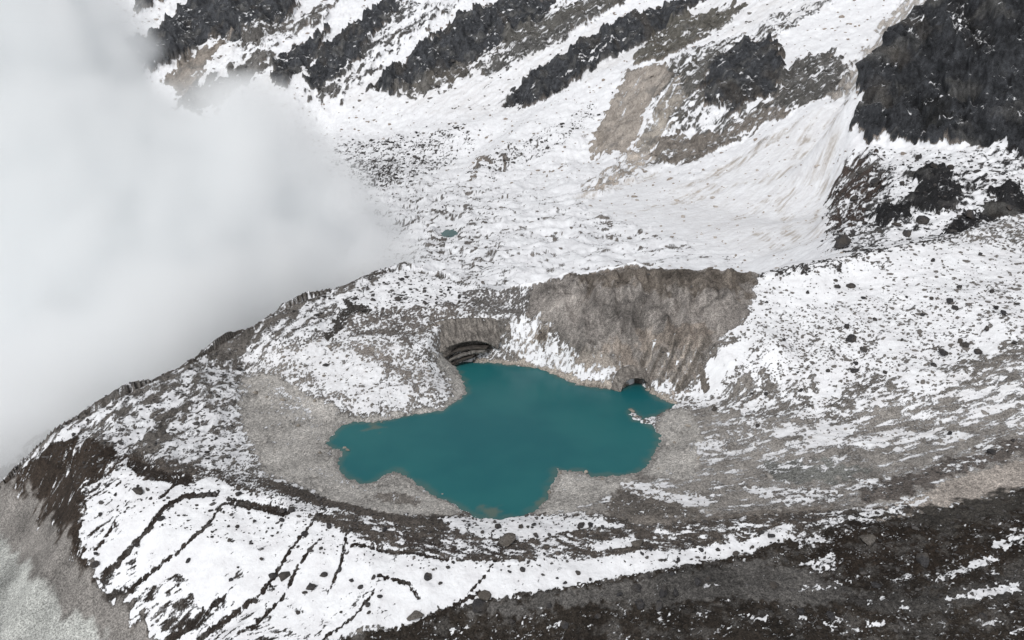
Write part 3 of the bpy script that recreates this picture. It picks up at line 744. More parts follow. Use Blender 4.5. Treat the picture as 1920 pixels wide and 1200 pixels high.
# rock stands out along its own face: ribs, chimneys and blocks
gz_r = np.gradient(BZf, axis=0) / np.maximum(np.gradient(R_, axis=0), 1e-3)
gz_t = np.gradient(BZf, axis=1) / (R_ * (th[1] - th[0]))
sn_, cs_ = np.sin(th)[None], np.cos(th)[None]
gx_, gy_ = (gz_r * sn_ + gz_t * cs_).ravel()[_k], (gz_r * cs_ - gz_t * sn_).ravel()[_k]
_nl = np.sqrt(gx_ ** 2 + gy_ ** 2 + 1)
_sc = RAD[_k] / 950
_al, _up = (X[_k] * .85 - Y[_k] * .5) / _sc, (Z0[_k] + .12 * Y[_k]) / _sc
_tilt = _al + .45 * _up
_wrp = 5 * fbm(_al / 28, _up / 28, 3, 831)
_d = 6.5 * fbm((_tilt + _wrp) / 62, _up / 120, 3, 832, .5, ridged=True) + 2.8 * fbm((_al + _wrp) / 21, (_up + _wrp) / 34, 4, 833, .6, ridged=True) + .8 * fbm(_tilt / 9, _up / 9, 2, 834, .5, ridged=True)
_d = _d - 4.6
_d *= _sc * CRAG[_k] ** 1.5 * np.where(RAD[_k] < 1060, 1.0, .6)
XF, YF = X.copy(), Y.copy()
XF[_k] += -gx_ / _nl * _d
YF[_k] += -gy_ / _nl * _d
ZT[_k] += _d / _nl
_a = [np.gradient(q_.reshape(NR, NT), axis=0) for q_ in (XF, YF, ZT)]
_b = [np.gradient(q_.reshape(NR, NT), axis=1) for q_ in (XF, YF, ZT)]
_n3 = np.stack([_a[1] * _b[2] - _a[2] * _b[1], _a[2] * _b[0] - _a[0] * _b[2], _a[0] * _b[1] - _a[1] * _b[0]])
_nz = np.abs(_n3[2] / np.sqrt((_n3 ** 2).sum(0) + 1e-9)).ravel()[_k]
SNOWF[_k] += (CRAG[_k] * 2.6 * (_nz - 1 / _nl)).astype(np.float32)
# keep the lake basin under water and the shore where it is
shore_xy = np.array([P(x, y, 0)[:2] for x, y in SHORE])
lb = np.flatnonzero((X > shore_xy[:, 0].min() - 40) & (X < shore_xy[:, 0].max() + 40) & (Y > shore_xy[:, 1].min() - 40) & (Y < shore_xy[:, 1].max() + 40))
sdl = poly_sd(shore_xy, X[lb], Y[lb]) + .9 * fbm(X[lb] / 5, Y[lb] / 5, 3, 77)
zl = ZT[lb]
ZT[lb] = np.where(sdl > 0, np.minimum(zl, -.05 - .30 * np.clip(sdl, 0, 30)), np.where(sdl > -9, np.maximum(zl, .04 + .10 * np.clip(-sdl, 0, 6) - .6 * np.clip(-sdl - 6, 0, 9)), zl))

POND = ground(842, 434, 'far')
pz = float(base_z(POND[:1], POND[1:])[0]) - 2.5
pd = np.hypot((X - POND[0]) / 10, (Y - POND[1]) / 20) + .12 * fbm(X / 9, Y / 9, 2, 83)
ZT = np.where(pd < 2.2, ZT * sstep(1.0, 2.2, pd) + (pz + np.clip(pd - 1, -1, 3) * 1.2) * (1 - sstep(1.0, 2.2, pd)), ZT)

_l = GC.mean(1, keepdims=True)
GC = (_l + (GC - _l) * .85) * (np.clip(_l, .02, .5) / .06) ** .27
_db = np.flatnonzero(near & (_l[:, 0] < .055) & (RAD < 420))
_dm = sstep(.1, 1.3, fbm(X[_db] / 13, Y[_db] / 13, 5, 88, .7))[:, None] * .75
GC[_db] = GC[_db] * (1 - _dm) + np.array(lin(88, 85, 82), np.float32) * _dm

GCN = GC * (1 + .15 * fbm(X / 21, Y / 21, 4, 41)[:, None] + .17 * ((1 - .7 * CALM) * fbm(X / 2.6, Y / 2.6, 3, 44, .7))[:, None]).clip(.4, 1.9)
_wetb = np.flatnonzero(near & (ZT > -1) & (ZT < .5) & (Y < 620))
GCN[_wetb] *= .72
# rock: paler weathered plates and brown stains
_rk = np.flatnonzero(~near)
_w1 = sstep(.4, 1.6, fbm(X[_rk] / 40, (Y[_rk] + 1.6 * Z0[_rk]) / 55, 5, 46, .6))[:, None]
_w2 = sstep(.6, 1.8, fbm(X[_rk] / 60, Z0[_rk] / 60, 4, 48, .6))[:, None]
GCN[_rk] = GCN[_rk] * (1 - .6 * _w1) + np.array(lin(108, 107, 105)) * .6 * _w1
GCN[_rk] = GCN[_rk] * (1 - .35 * _w2) + np.array(lin(92, 84, 74)) * .35 * _w2


# ------------------------------------------------------------------ materials
def new_mat(name):
    m = bpy.data.materials.new(name)
    m.use_nodes = True
    nt = m.node_tree
    b = nt.nodes['Principled BSDF']
    b.inputs['Specular IOR Level'].default_value = .2
    return m, nt, b


def node(nt, kind, **kw):
    n = nt.nodes.new(kind)
    for k, v in kw.items():
        setattr(n, k, v)
    return n


def math_n(nt, op, a, b=None, clamp=False):
    n = node(nt, 'ShaderNodeMath', operation=op, use_clamp=clamp)
    for i, s in enumerate((a, b)):
        if s is None:
            continue
        if isinstance(s, (int, float)):
            n.inputs[i].default_value = s
        else:
            nt.links.new(s, n.inputs[i])
    return n.outputs[0]


def noise_n(nt, vec, scale, detail=3, rough=.6):
    n = node(nt, 'ShaderNodeTexNoise')
    n.inputs['Scale'].default_value = scale
    n.inputs['Detail'].default_value = detail
    n.inputs['Roughness'].default_value = rough
    nt.links.new(vec, n.inputs['Vector'])
    return n.outputs['Fac']


def ramp_n(nt, x, a, b):
    n = node(nt, 'ShaderNodeMapRange', interpolation_type='SMOOTHSTEP')
    n.inputs['From Min'].default_value, n.inputs['From Max'].default_value = a, b
    nt.links.new(x, n.inputs['Value'])
    return n.outputs['Result']


def mix_col(nt, fac, a, b, blend='MIX'):
    n = node(nt, 'ShaderNodeMix', data_type='RGBA', blend_type=blend)
    for s, i in ((fac, 0), (a, 6), (b, 7)):
        if isinstance(s, (int, float)):
            n.inputs[i].default_value = s
        elif isinstance(s, tuple):
            n.inputs[i].default_value = (*s, 1)
        else:
            nt.links.new(s, n.inputs[i])
    return n.outputs[2]


SNOW = (.83, .84, .86)


def ground_material():
    m, nt, b = new_mat('snow_over_ground')
    geo = node(nt, 'ShaderNodeNewGeometry').outputs['Position']
    sf = node(nt, 'ShaderNodeAttribute', attribute_name='snow').outputs['Fac']
    gc = node(nt, 'ShaderNodeAttribute', attribute_name='earth').outputs['Color']
    n1 = noise_n(nt, geo, .55, 4, .7)
    n2 = noise_n(nt, geo, .09, 3, .6)
    n3 = noise_n(nt, geo, 1.1, 4, .75)
    n4 = noise_n(nt, geo, 2.8, 2, .6)
    nb = noise_n(nt, geo, .11, 7, .66)
    cr = node(nt, 'ShaderNodeAttribute', attribute_name='crag').outputs['Fac']
    nbc = math_n(nt, 'MULTIPLY', math_n(nt, 'SUBTRACT', nb, .5), cr)
    f = math_n(nt, 'ADD', sf, math_n(nt, 'MULTIPLY', math_n(nt, 'SUBTRACT', n3, .5), 3.2))
    f = math_n(nt, 'ADD', f, math_n(nt, 'MULTIPLY', nbc, 6.5))
    snow = ramp_n(nt, f, -.38, .42)
    val = math_n(nt, 'ADD', math_n(nt, 'ADD', math_n(nt, 'MULTIPLY', n1, .5), math_n(nt, 'MULTIPLY', ramp_n(nt, n3, .34, .68), .95)), math_n(nt, 'MULTIPLY', ramp_n(nt, n4, .35, .65), .45))
    val = math_n(nt, 'MAXIMUM', math_n(nt, 'ADD', math_n(nt, 'ADD', val, .1), math_n(nt, 'MULTIPLY', nbc, 3.2)), .25)
    cmb = node(nt, 'ShaderNodeCombineColor')
    for i in range(3):
        nt.links.new(val, cmb.inputs[i])
    g2 = mix_col(nt, 1.0, gc, cmb.outputs[0], 'MULTIPLY')
    du = node(nt, 'ShaderNodeAttribute', attribute_name='dust').outputs['Fac']
    sn = mix_col(nt, du, mix_col(nt, ramp_n(nt, n2, .3, .7), (.74, .74, .76), SNOW), (.46, .42, .38))
    nt.links.new(mix_col(nt, snow, g2, sn), b.inputs['Base Color'])
    b.inputs['Roughness'].default_value = .85
    bump = node(nt, 'ShaderNodeBump')
    bump.inputs['Distance'].default_value = .9
    bump2 = node(nt, 'ShaderNodeBump')
    bump2.inputs['Distance'].default_value = 5.0
    bump2.inputs['Strength'].default_value = .8
    crg = math_n(nt, 'ADD', math_n(nt, 'MULTIPLY', cr, 1.6), .4)
    nt.links.new(math_n(nt, 'MULTIPLY', math_n(nt, 'MULTIPLY', nb, crg), math_n(nt, 'SUBTRACT', 1.12, snow)), bump2.inputs['Height'])
    nt.links.new(bump2.outputs[0], bump.inputs['Normal'])
    bump3 = node(nt, 'ShaderNodeBump')              # wind ripples and soft drifts in the snow
    bump3.inputs['Distance'].default_value = 2.2
    bump3.inputs['Strength'].default_value = .7
    nt.links.new(math_n(nt, 'MULTIPLY', noise_n(nt, geo, .16, 4, .5), snow), bump3.inputs['Height'])
    nt.links.new(bump3.outputs[0], bump2.inputs['Normal'])
    hgt = math_n(nt, 'MULTIPLY', n3, math_n(nt, 'SUBTRACT', 1.15, snow))
    nt.links.new(hgt, bump.inputs['Height'])
    ca = node(nt, 'ShaderNodeAttribute', attribute_name='calm').outputs['Fac']
    nt.links.new(math_n(nt, 'SUBTRACT', 1.0, math_n(nt, 'MULTIPLY', ca, .75)), bump.inputs['Strength'])
    nt.links.new(bump.outputs[0], b.inputs['Normal'])
    return m


def stone_material(name, rgb, var=.5):
    m, nt, b = new_mat(name)
    geo = node(nt, 'ShaderNodeNewGeometry').outputs['Position']
    n1 = noise_n(nt, geo, 1.3, 4, .65)
    n2 = noise_n(nt, geo, .12, 2)
    c = lin(*rgb)
    a = mix_col(nt, ramp_n(nt, n1, .3, .7), tuple(x * (1 - var) for x in c), tuple(x * (1 + var) for x in c))
    nt.links.new(mix_col(nt, ramp_n(nt, n2, .4, .65), a, mix_col(nt, .5, a, (.10, .085, .07))), b.inputs['Base Color'])
    b.inputs['Roughness'].default_value = .88
    bump = node(nt, 'ShaderNodeBump')
    bump.inputs['Distance'].default_value = .3
    nt.links.new(n1, bump.inputs['Height'])
    nt.links.new(bump.outputs[0], b.inputs['Normal'])
    return m


M_GROUND = ground_material()
M_DARK = stone_material('dark_boulder_rock', (58, 57, 58))
M_GREY = stone_material('grey_boulder_rock', (92, 88, 84))
M_PALE = stone_material('pale_shore_rock', (158, 150, 140), .25)


# ------------------------------------------------------------------ splitting the sheet into the pieces of the setting
def mesh_from(name, co, faces, mats, attrs=None, smooth=True):
    me = bpy.data.meshes.new(name)
    me.vertices.add(len(co))
    me.vertices.foreach_set('co', np.asarray(co, np.float32).ravel())
    k = faces.shape[1]
    me.loops.add(faces.size)
    me.loops.foreach_set('vertex_index', faces.astype(np.int32).ravel())
    me.polygons.add(len(faces))
    me.polygons.foreach_set('loop_start', np.arange(0, faces.size, k, dtype=np.int32))
    me.polygons.foreach_set('loop_total', np.full(len(faces), k, np.int32))
    me.polygons.foreach_set('use_smooth', np.full(len(faces), smooth, bool))
    for a, (typ, dat) in (attrs or {}).items():
        at = me.attributes.new(a, typ, 'POINT')
        at.data.foreach_set('color' if typ == 'FLOAT_COLOR' else 'value', np.asarray(dat, np.float32).ravel())
    me.update(calc_edges=True)
    me.validate()
    for mt in mats:
        me.materials.append(mt)
    return me


def link(name, me, parent=None, **props):
    o = bpy.data.objects.new(name, me)
    COL.objects.link(o)
    if parent is not None:
        o.parent = parent
    for k, v in props.items():
        o[k] = v
    return o


ii = np.arange(NR * NT).reshape(NR, NT)
QUADS = np.stack([ii[:-1, :-1], ii[:-1, 1:], ii[1:, 1:], ii[1:, :-1]], -1).reshape(-1, 4)
qx, qy = X[QUADS].mean(1), Y[QUADS].mean(1)
q_near = near[QUADS[:, 0]]
qr, qt = RAD[QUADS[:, 0]], THV[QUADS[:, 0]]
FOOT = [PY(*c)[:2] for c in ((-300, 262, 1850), (520, 258, 1840), (620, 260, 1815), (720, 252, 1790), (800, 240, 1745), (880, 240, 1620), (960, 255, 1500), (1060, 262, 1420), (1100, 302, 1370), (1160, 300, 1330), (1220, 318, 1255), (1300, 312, 1220),
                             (1400, 270, 1180), (1500, 212, 1140), (1580, 178, 1110))]
ft = np.array([(math.atan2(*p), math.hypot(*p)) for p in FOOT])
q_wall = ~q_near & (qr > np.interp(qt, ft[:, 0], ft[:, 1])) & (qt <= ft[-1, 0] + .002) | ((qr > 1130) & (qt > ft[-1, 0]))
q_cliff = ~q_near & ~q_wall & (qt > math.radians(22.0)) & (cliff_m[QUADS[:, 0]] > .5)
q_under = ~q_near & ~q_wall & ~q_cliff & (qt > math.radians(21.5)) & (qr < 1000)
zone_id = np.zeros(len(QUADS), np.int32)
zone_id[~q_near] = 1
zone_id[q_wall] = 2
zone_id[q_cliff] = 3
zone_id[q_under] = 4


def sheet(name, m, parent=None, **props):
    F = QUADS[m]
    ids, inv = np.unique(F, return_inverse=True)
    co = np.stack([XF[ids], YF[ids], ZT[ids]], 1)
    col = np.concatenate([GCN[ids], np.ones((len(ids), 1))], 1)
    me = mesh_from(name, co, inv.reshape(F.shape), [M_GROUND], {'snow': ('FLOAT', SNOWF[ids]), 'earth': ('FLOAT_COLOR', col), 'crag': ('FLOAT', CRAG[ids]), 'calm': ('FLOAT', CALM[ids]), 'dust': ('FLOAT', np.clip(DUST[ids], 0, 1))})
    return link(name, me, parent, **props)


def in_poly(pts, zone):
    g = np.array([ground(a, b, zone) for a, b in pts])
    out = np.zeros(len(QUADS), bool)
    k = np.flatnonzero((qx > g[:, 0].min()) & (qx < g[:, 0].max()) & (qy > g[:, 1].min()) & (qy < g[:, 1].max()))
    out[k] = poly_sd(g, qx[k], qy[k]) > 0
    return out


ALL = {}
mountain_mask = zone_id == 2
pieces = []
taken = np.zeros(len(QUADS), bool)
for bnd in BANDS:
    m = in_poly(bnd, 'far') & mountain_mask & ~taken
    taken |= m
    pieces.append(m)
mountain = sheet('mountain_side', mountain_mask & ~taken, kind='structure', label='snowy mountain side with dark rock bands above the glacier', category='mountain')
for m in pieces:
    if m.sum() > 20:
        sheet('rock_band', m, mountain)
sheet('glacier', zone_id == 1, kind='structure', label='snow covered debris glacier filling the valley behind the lake', category='glacier')
sheet('rock_cliff', zone_id == 3, kind='structure', label='steep black rock cliff with snow caught on its ledges', category='cliff')
sheet('snow_slope', zone_id == 4, kind='structure', label='snow slope broken by black rock at the foot of the cliff', category='slope')
wallm = in_poly([(985, 590), (1000, 538), (1080, 512), (1200, 500), (1300, 504), (1422, 508), (1398, 600), (1355, 628), (1320, 672), (1285, 728), (1235, 715), (1200, 702), (1150, 668), (1075, 662), (1040, 610)], 'near') & (zone_id == 0)
moraine = sheet('moraine_ground', (zone_id == 0) & ~wallm, kind='structure', label='snow dusted moraine of rubble, silt and turf round the lake', category='ground')
sheet('eroded_wall', wallm, moraine, label='steep bare grey brown wall of loose till behind the lake')

# ------------------------------------------------------------------ lake
def lake_material():
    m, nt, b = new_mat('milky_teal_water')
    geo = node(nt, 'ShaderNodeNewGeometry').outputs['Position']
    sh = node(nt, 'ShaderNodeAttribute', attribute_name='shoal').outputs['Fac']
    n1 = noise_n(nt, geo, .012, 3)
    c = mix_col(nt, ramp_n(nt, n1, .35, .65), lin(29, 94, 100), lin(38, 103, 106))
    nt.links.new(mix_col(nt, sh, c, lin(98, 108, 98)), b.inputs['Base Color'])
    b.inputs['Roughness'].default_value = .22
    b.inputs['IOR'].default_value = 1.33
    b.inputs['Specular IOR Level'].default_value = .2
    w = noise_n(nt, geo, .9, 3)
    bump = node(nt, 'ShaderNodeBump')
    bump.inputs['Distance'].default_value = .06
    nt.links.new(w, bump.inputs['Height'])
    nt.links.new(bump.outputs[0], b.inputs['Normal'])
    return m


M_WATER = lake_material()


def water_sheet(name, x0, x1, y0, y1, z, step, shoals=(), **props):
    xs, ys = np.arange(x0, x1 + step, step), np.arange(y0, y1 + step, step)
    gx, gy = np.meshgrid(xs, ys)
    i = np.arange(gx.size).reshape(gx.shape)
    F = np.stack([i[:-1, :-1], i[:-1, 1:], i[1:, 1:], i[1:, :-1]], -1).reshape(-1, 4)
    # keep only what is near the outline of the water
    sd = poly_sd(shore_xy, gx.ravel(), gy.ravel()) if name == 'lake' else np.ones(gx.size)
    F = F[(sd[F] > -7).any(1)]
    s = np.zeros(gx.size)
    if name == 'lake':
        s = .75 * sstep(5.5, -.5, sd + 1.2 * fbm(gx.ravel() / 9, gy.ravel() / 9, 3, 61)) * .6
    for sx, sy, sr in shoals:
        dd = np.hypot(gx.ravel() - sx, gy.ravel() - sy) / sr + .35 * fbm(gx.ravel() / 7, gy.ravel() / 7, 3, 63)
        s = np.maximum(s, .8 * sstep(1.2, .2, dd))
    ids, inv = np.unique(F, return_inverse=True)
    co = np.stack([gx.ravel()[ids], gy.ravel()[ids], np.full(len(ids), z)], 1)
    me = mesh_from(name, co, inv.reshape(F.shape), [M_WATER], {'shoal': ('FLOAT', s[ids])})
    return link(name, me, **props)


sx0, sy0 = shore_xy.min(0) - 6
sx1, sy1 = shore_xy.max(0) + 6
water_sheet('lake', sx0, sx1, sy0, sy1, 0.0, 1.5, [(*P(1018, 945, 0)[:2], 6), (*P(920, 960, 0)[:2], 7), (*P(700, 800, 0)[:2], 7)],
            kind='structure', label='opaque teal glacial lake in the hollow of the moraine', category='lake')

# small meltwater pond on the glacier
_a = np.linspace(0, 2 * math.pi, 29)[:-1]
_r = 1.18 + .1 * np.sin(3 * _a + 1) + .06 * np.sin(7 * _a)
_co = [(POND[0], POND[1], pz)] + [(POND[0] + 10 * q * math.cos(t), POND[1] + 20 * q * math.sin(t), pz) for t, q in zip(_a, _r)]
_f = np.array([(0, i + 1, (i + 1) % 28 + 1) for i in range(28)])
link('meltwater_pond', mesh_from('meltwater_pond', _co, _f, [M_WATER], {'shoal': ('FLOAT', np.full(29, .4))}), kind='structure',
     label='tiny teal meltwater pond on the snowy glacier', category='pond')


# ------------------------------------------------------------------ ice caves at the water's edge
def ice_material():
    m, nt, b = new_mat('dirty_glacier_ice')
    geo = node(nt, 'ShaderNodeNewGeometry').outputs['Position']
    mp = node(nt, 'ShaderNodeMapping')
    mp.inputs['Scale'].default_value = (1, 1, .12)
    nt.links.new(geo, mp.inputs['Vector'])
    n1 = noise_n(nt, mp.outputs[0], .7, 4, .65)
    n2 = noise_n(nt, geo, .25, 3)
    c = mix_col(nt, ramp_n(nt, n1, .3, .7), lin(80, 77, 74), lin(136, 132, 127))
    c = mix_col(nt, ramp_n(nt, n2, .45, .7), c, lin(118, 114, 109))
    nt.links.new(c, b.inputs['Base Color'])
    b.inputs['Roughness'].default_value = .6
    bump = node(nt, 'ShaderNodeBump')
    bump.inputs['Distance'].default_value = .7
    nt.links.new(n1, bump.inputs['Height'])
    nt.links.new(bump.outputs[0], b.inputs['Normal'])
    return m


M_ICE = ice_material()
M_ICED = stone_material('dark_layered_ice', (70, 66, 63), .35)


def spline(ctrl, n):
    c = np.array(ctrl, float)
    t = np.linspace(0, len(c) - 1, n)
    i = np.clip(t.astype(int), 0, len(c) - 2)
    f = (t - i)[:, None]
    p0, p1, p2, p3 = c[np.maximum(i - 1, 0)], c[i], c[i + 1], c[np.minimum(i + 2, len(c) - 1)]
    return .5 * (2 * p1 + (p2 - p0) * f + (2 * p0 - 5 * p1 + 4 * p2 - p3) * f ** 2 + (3 * p1 - p0 - 3 * p2 + p3) * f ** 3)


def shell(name, rows, mat, parent, n=70, wob=.5, seed=0, sub=5, closed=True, crown_snow=-.4, **props):
    """a skin over a ring of guide curves: crown, bulge, lip, underside, back"""
    cur = [spline(r, n) for r in rows]
    k = len(cur)
    full = []
    segs = k if closed else k - 1
    for a in range(segs):
        A, B = cur[a], cur[(a + 1) % k]
        for t in range(sub):
            full.append(A + (B - A) * (t / sub))
    if not closed:
        full.append(cur[-1])
    G = np.array(full)
    nn = fbm((G[..., 0] + G[..., 2]).ravel() / 4, (G[..., 1] * .6 + G[..., 2] * .2).ravel() / 4, 4, 300 + seed, .6).reshape(G.shape[:2])
    c = G.mean((0, 1))
    G = G + (nn * wob)[..., None] * np.array([.2, -.8, .5])
    m = len(full)
    idx = np.arange(m * n).reshape(m, n)
    nx = np.roll(idx, -1, 0) if closed else idx
    mm = m if closed else m - 1
    a, b = (idx, nx) if closed else (idx[:-1], idx[1:])
    F = np.stack([a[:, :-1], a[:, 1:], b[:, 1:], b[:, :-1]], -1).reshape(-1, 4)
    if mat is M_GROUND:
        gx, gy, gz = G[..., 0].ravel(), G[..., 1].ravel(), G[..., 2].ravel()
        row = np.repeat(np.arange(m) / sub, n)
        crown_ = sstep(1.25, .75, row)
        st = fbm(gx / 1.6 + gy / 5, gz / 16 + gy / 9, 4, 340 + seed, .6)
        lay = fbm(gx / 40, gz / 2.2, 3, 360 + seed, .6)
        ice_c = 1.3 * np.array(lin(112, 107, 102))[None] * (1 + .28 * st + .12 * lay).clip(.4, 1.8)[:, None]
        col = ice_c * (1 - crown_[:, None]) + 1.25 * np.array(lin(104, 99, 94))[None] * crown_[:, None]
        sn = -3.0 * (1 - crown_) + crown_ * (crown_snow - fbm(gx / 5, gy / 5, 4, 380 + seed, .7))
        me = mesh_from(name, G.reshape(-1, 3), F, [mat], {'snow': ('FLOAT', sn), 'earth': ('FLOAT_COLOR', np.concatenate([col, np.ones((len(col), 1))], 1))})
    else:
        me = mesh_from(name, G.reshape(-1, 3), F, [mat])
    return link(name, me, parent, **props)


def thing(name, label, cat, group=None):
    o = bpy.data.objects.new(name, None)
    COL.objects.link(o)
    o['label'], o['category'] = label, cat
    if group:
        o['group'] = group
    return o


cave = thing('ice_cave', 'wide ice cave under a curved striped grey ice front at the lake', 'ice cave')
rim = [PY(*p) for p in ((772, 634, 580), (796, 616, 592), (828, 602, 601), (860, 597, 607), (892, 596, 609), (922, 598, 609), (950, 606, 608))]
lip = [PY(*p) for p in ((813, 680, 574), (822, 664, 579), (842, 650, 584), (866, 642, 587), (892, 639, 588), (914, 643, 590), (934, 654, 593))]
inw = [(7, 3, -1), (9, 8, -2), (8, 14, -3), (5, 18, -3), (0, 19, -3), (-4, 17, -3), (-6, 12, -2)]
hollow = [(a * .5 + b * .5) + np.array((c[0] * .15, c[1] * .12, -1.0)) for a, b, c in zip(rim, lip, inw)]
under = [b + np.array(c) for b, c in zip(lip, inw)]
crown = [a + np.array((-c[0] * .5, 7, -1.0)) for a, c in zip(rim, inw)]
shell('ice_overhang', [crown, rim, hollow, lip, [b + np.array((c[0] * .12, c[1] * .12, -1.3)) for b, c in zip(lip, inw)], under, [a + np.array((0, 6, -8.0)) for a in rim]], M_GROUND, cave, 110, 1.0, 1, 7)
for k, (pl, dz) in enumerate((([(824, 678, 576), (836, 668, 580), (856, 658, 584), (884, 653, 587), (912, 653, 590)], 1.5), ([(830, 684, 576), (842, 675, 579), (862, 667, 582), (886, 661, 585), (908, 659, 588)], 1.7), ([(838, 688, 575), (850, 681, 577), (868, 674, 580), (886, 669, 583)], 1.6))):
    fr = [PY(*p) for p in pl]
    up = [p + np.array((3, 7, .5)) for p in fr]
    lo = [p + np.array((.3, .5, -dz)) for p in fr]
    lb_ = [p + np.array((3, 7, -dz)) for p in fr]
    shell('ice_layer', [fr, lo, lb_, up], M_ICED if k % 2 == 0 else M_ICE, cave, 60, .8, 5 + k, 3)
cave2 = thing('ice_cave', 'small low ice arch over the water below the grey wall', 'ice cave')
lip2 = [PY(*p) for p in ((1164, 735, 533), (1170, 720, 535), (1179, 712, 536), (1191, 709, 537), (1203, 710, 537), (1212, 715, 536), (1218, 726, 535), (1221, 740, 533))]
rim2 = [PY(*p) for p in ((1146, 730, 537), (1152, 706, 544), (1166, 690, 550), (1190, 684, 553), (1212, 686, 553), (1228, 697, 549), (1238, 717, 543), (1242, 742, 535))]
und2 = [p + np.array((0, 10, -.4)) for p in lip2]
bul2 = [a * .45 + b * .55 + np.array((0, 0, -.4)) for a, b in zip(rim2, lip2)]
shell('ice_arch', [[a + np.array((0, 6, -1.5)) for a in rim2], rim2, bul2, lip2, [p + np.array((0, .8, -.6)) for p in lip2], und2, [a + np.array((0, 6, -7)) for a in rim2]], M_GROUND, cave2, 70, .5, 12, 5, crown_snow=.3)

# ------------------------------------------------------------------ boulders
import bmesh


def boulder_mesh(name, seed, sub, mat):
    bm = bmesh.new()
    bmesh.ops.create_icosphere(bm, subdivisions=sub, radius=1.0)
    rg = np.random.default_rng(seed)
    co = np.array([v.co[:] for v in bm.verts])
    for _ in range(13):
        n = rg.normal(size=3)
        n /= np.linalg.norm(n)
        d = rg.uniform(.38, .8)
        h = co @ n - d
        co -= np.where(h > 0, h, 0)[:, None] * n
    co += rg.normal(size=co.shape) * .035
    co *= rg.uniform(.75, 1.45, 3) * (1, 1, .8)
    F = np.array([[v.index for v in f.verts] for f in bm.faces])
    bm.free()
    if mat is None:
        return co, F
    return mesh_from(name, co, F, [mat], smooth=False)


def hz(x, y):                     # height of the finished ground
    t = (math.atan2(x, y) - th[0]) / (th[1] - th[0])
    i = int(min(max(round(t), 0), NT - 1))
    return float(np.interp(math.log(math.hypot(x, y)), LR[:, i], ZT.reshape(NR, NT)[:, i]))


BM = {k: [boulder_mesh('boulder', 10 * j + n, 2, m) for n in range(6)] for j, (k, m) in enumerate((('dark', M_DARK), ('grey', M_GREY), ('pale', M_PALE)))}
SETS = {
    'outer': ('dark boulder half sunk in the snow of the outer moraine slope', 'boulders on the outer snow slope'),
    'rimtop': ('dark boulder lying on the broad rubble top of the near rim', 'boulders along the near rim'),
    'right': ('dark boulder in the stony snow slope between lake and cliff', 'boulders on the stony snow slope'),
    'hill': ('dark boulder on the snowy hill top beside the cloud', 'boulders on the snowy hill'),
    'shore': ('pale boulder resting on the grey silt shore of the lake', 'boulders on the lake shore'),
    'bank': ('large dark boulder on the bare dark bank below the snow', 'boulders on the dark bank'),
    'ice': ('black boulder lying on the snow covered glacier', 'boulders on the glacier'),
    'foot': ('black boulder in the snow at the foot of the cliff', 'boulders under the cliff'),
}
taken_xy = []


def boulder(xy, rad, kind, label, group=None, squash=1.0, sink=.3, z=None):
    o = bpy.data.objects.new('boulder', random.choice(BM[kind]))
    o.location = (xy[0], xy[1], (hz(*xy) if z is None else z) + rad * (.75 - sink) * squash)
    o.rotation_euler = (random.uniform(-.3, .3), random.uniform(-.3, .3), random.uniform(0, 6.28))
    o.scale = (rad * random.uniform(.85, 1.15), rad * random.uniform(.85, 1.15), rad * squash)
    COL.objects.link(o)
    o['label'], o['category'] = label, 'boulder'
    if group:
        o['group'] = group
    taken_xy.append((xy[0], xy[1], rad))
    return o


def at(px, py, zone='near'):
    g = ground(px, py, zone)
    return g, math.hypot(g[0], g[1], CAM_H) / FPX


SINGLE = [  # px, py, radius in px, zone, stone, label
    (1580, 466, 26, 'cliff', 'dark', 'huge rounded black boulder alone in the snow under the cliff'),
    (532, 1084, 13, 'near', 'dark', 'larger of two touching dark boulders on the outer snow slope'),
    (513, 1081, 10, 'near', 'dark', 'smaller of two touching dark boulders on the outer snow slope'),
    (262, 924, 12, 'near', 'dark', 'tall dark boulder under the brown turf of the outer slope'),
    (177, 1062, 10, 'near', 'dark', 'dark boulder at the ragged lower edge of the snow slope'),
    (778, 1160, 17, 'near', 'grey', 'big grey boulder where the snow slope meets the dark bank'),
    (910, 1123, 12, 'near', 'grey', 'grey boulder just above the dark boulder at the bank edge'),
    (903, 1145, 20, 'near', 'dark', 'broad dark boulder at the edge of the dark bank'),
    (652, 846, 7, 'near', 'pale', 'pale boulder on the lake spit by the silt shelf'),
    (941, 961, 6, 'near', 'pale', 'pale boulder awash by the lake edge below the rim'),
    (1186, 776, 7, 'near', 'pale', 'pale boulder on the tip of the narrow lake spit'),
    (950, 1020, 17, 'near', 'grey', 'low wide grey boulder in the middle of the rim top'),
    (1195, 1022, 12, 'near', 'grey', 'grey boulder beside the snow patch on the rim top'),
    (1768, 668, 15, 'near', 'dark', 'long dark boulder with pale rim on the stony snow slope'),
    (1595, 640, 11, 'near', 'dark', 'dark boulder with a snow cap beside a bare slump'),
    (1866, 583, 9, 'near', 'dark', 'dark boulder above the branching dirt streak'),
    (748, 563, 8, 'near', 'dark', 'round dark boulder on the bare snow of the hill top'),
    (797, 572, 9, 'near', 'dark', 'flat dark boulder at the lower edge of the hill snow'),
    (781, 252, 6, 'far', 'dark', 'lone black boulder at the lip of the glacier bank'),
    (1625, 1017, 15, 'near', 'grey', 'blue grey boulder in the brown turf slope'),
    (612, 686, 6, 'near', 'dark', 'upright dark boulder on the snow mound by the lake'),
    (1310, 1100, 18, 'near', 'dark', 'dark boulder with a snow patch on top on the bank'),
    (1200, 1140, 17, 'near', 'dark', 'blue grey boulder between two dark boulders on the bank'),
]
for px, py, rp, zn, st, lb in SINGLE:
    g, m = at(px, py, zn)
    boulder(g, rp * m * .95, st, lb, squash=.85)
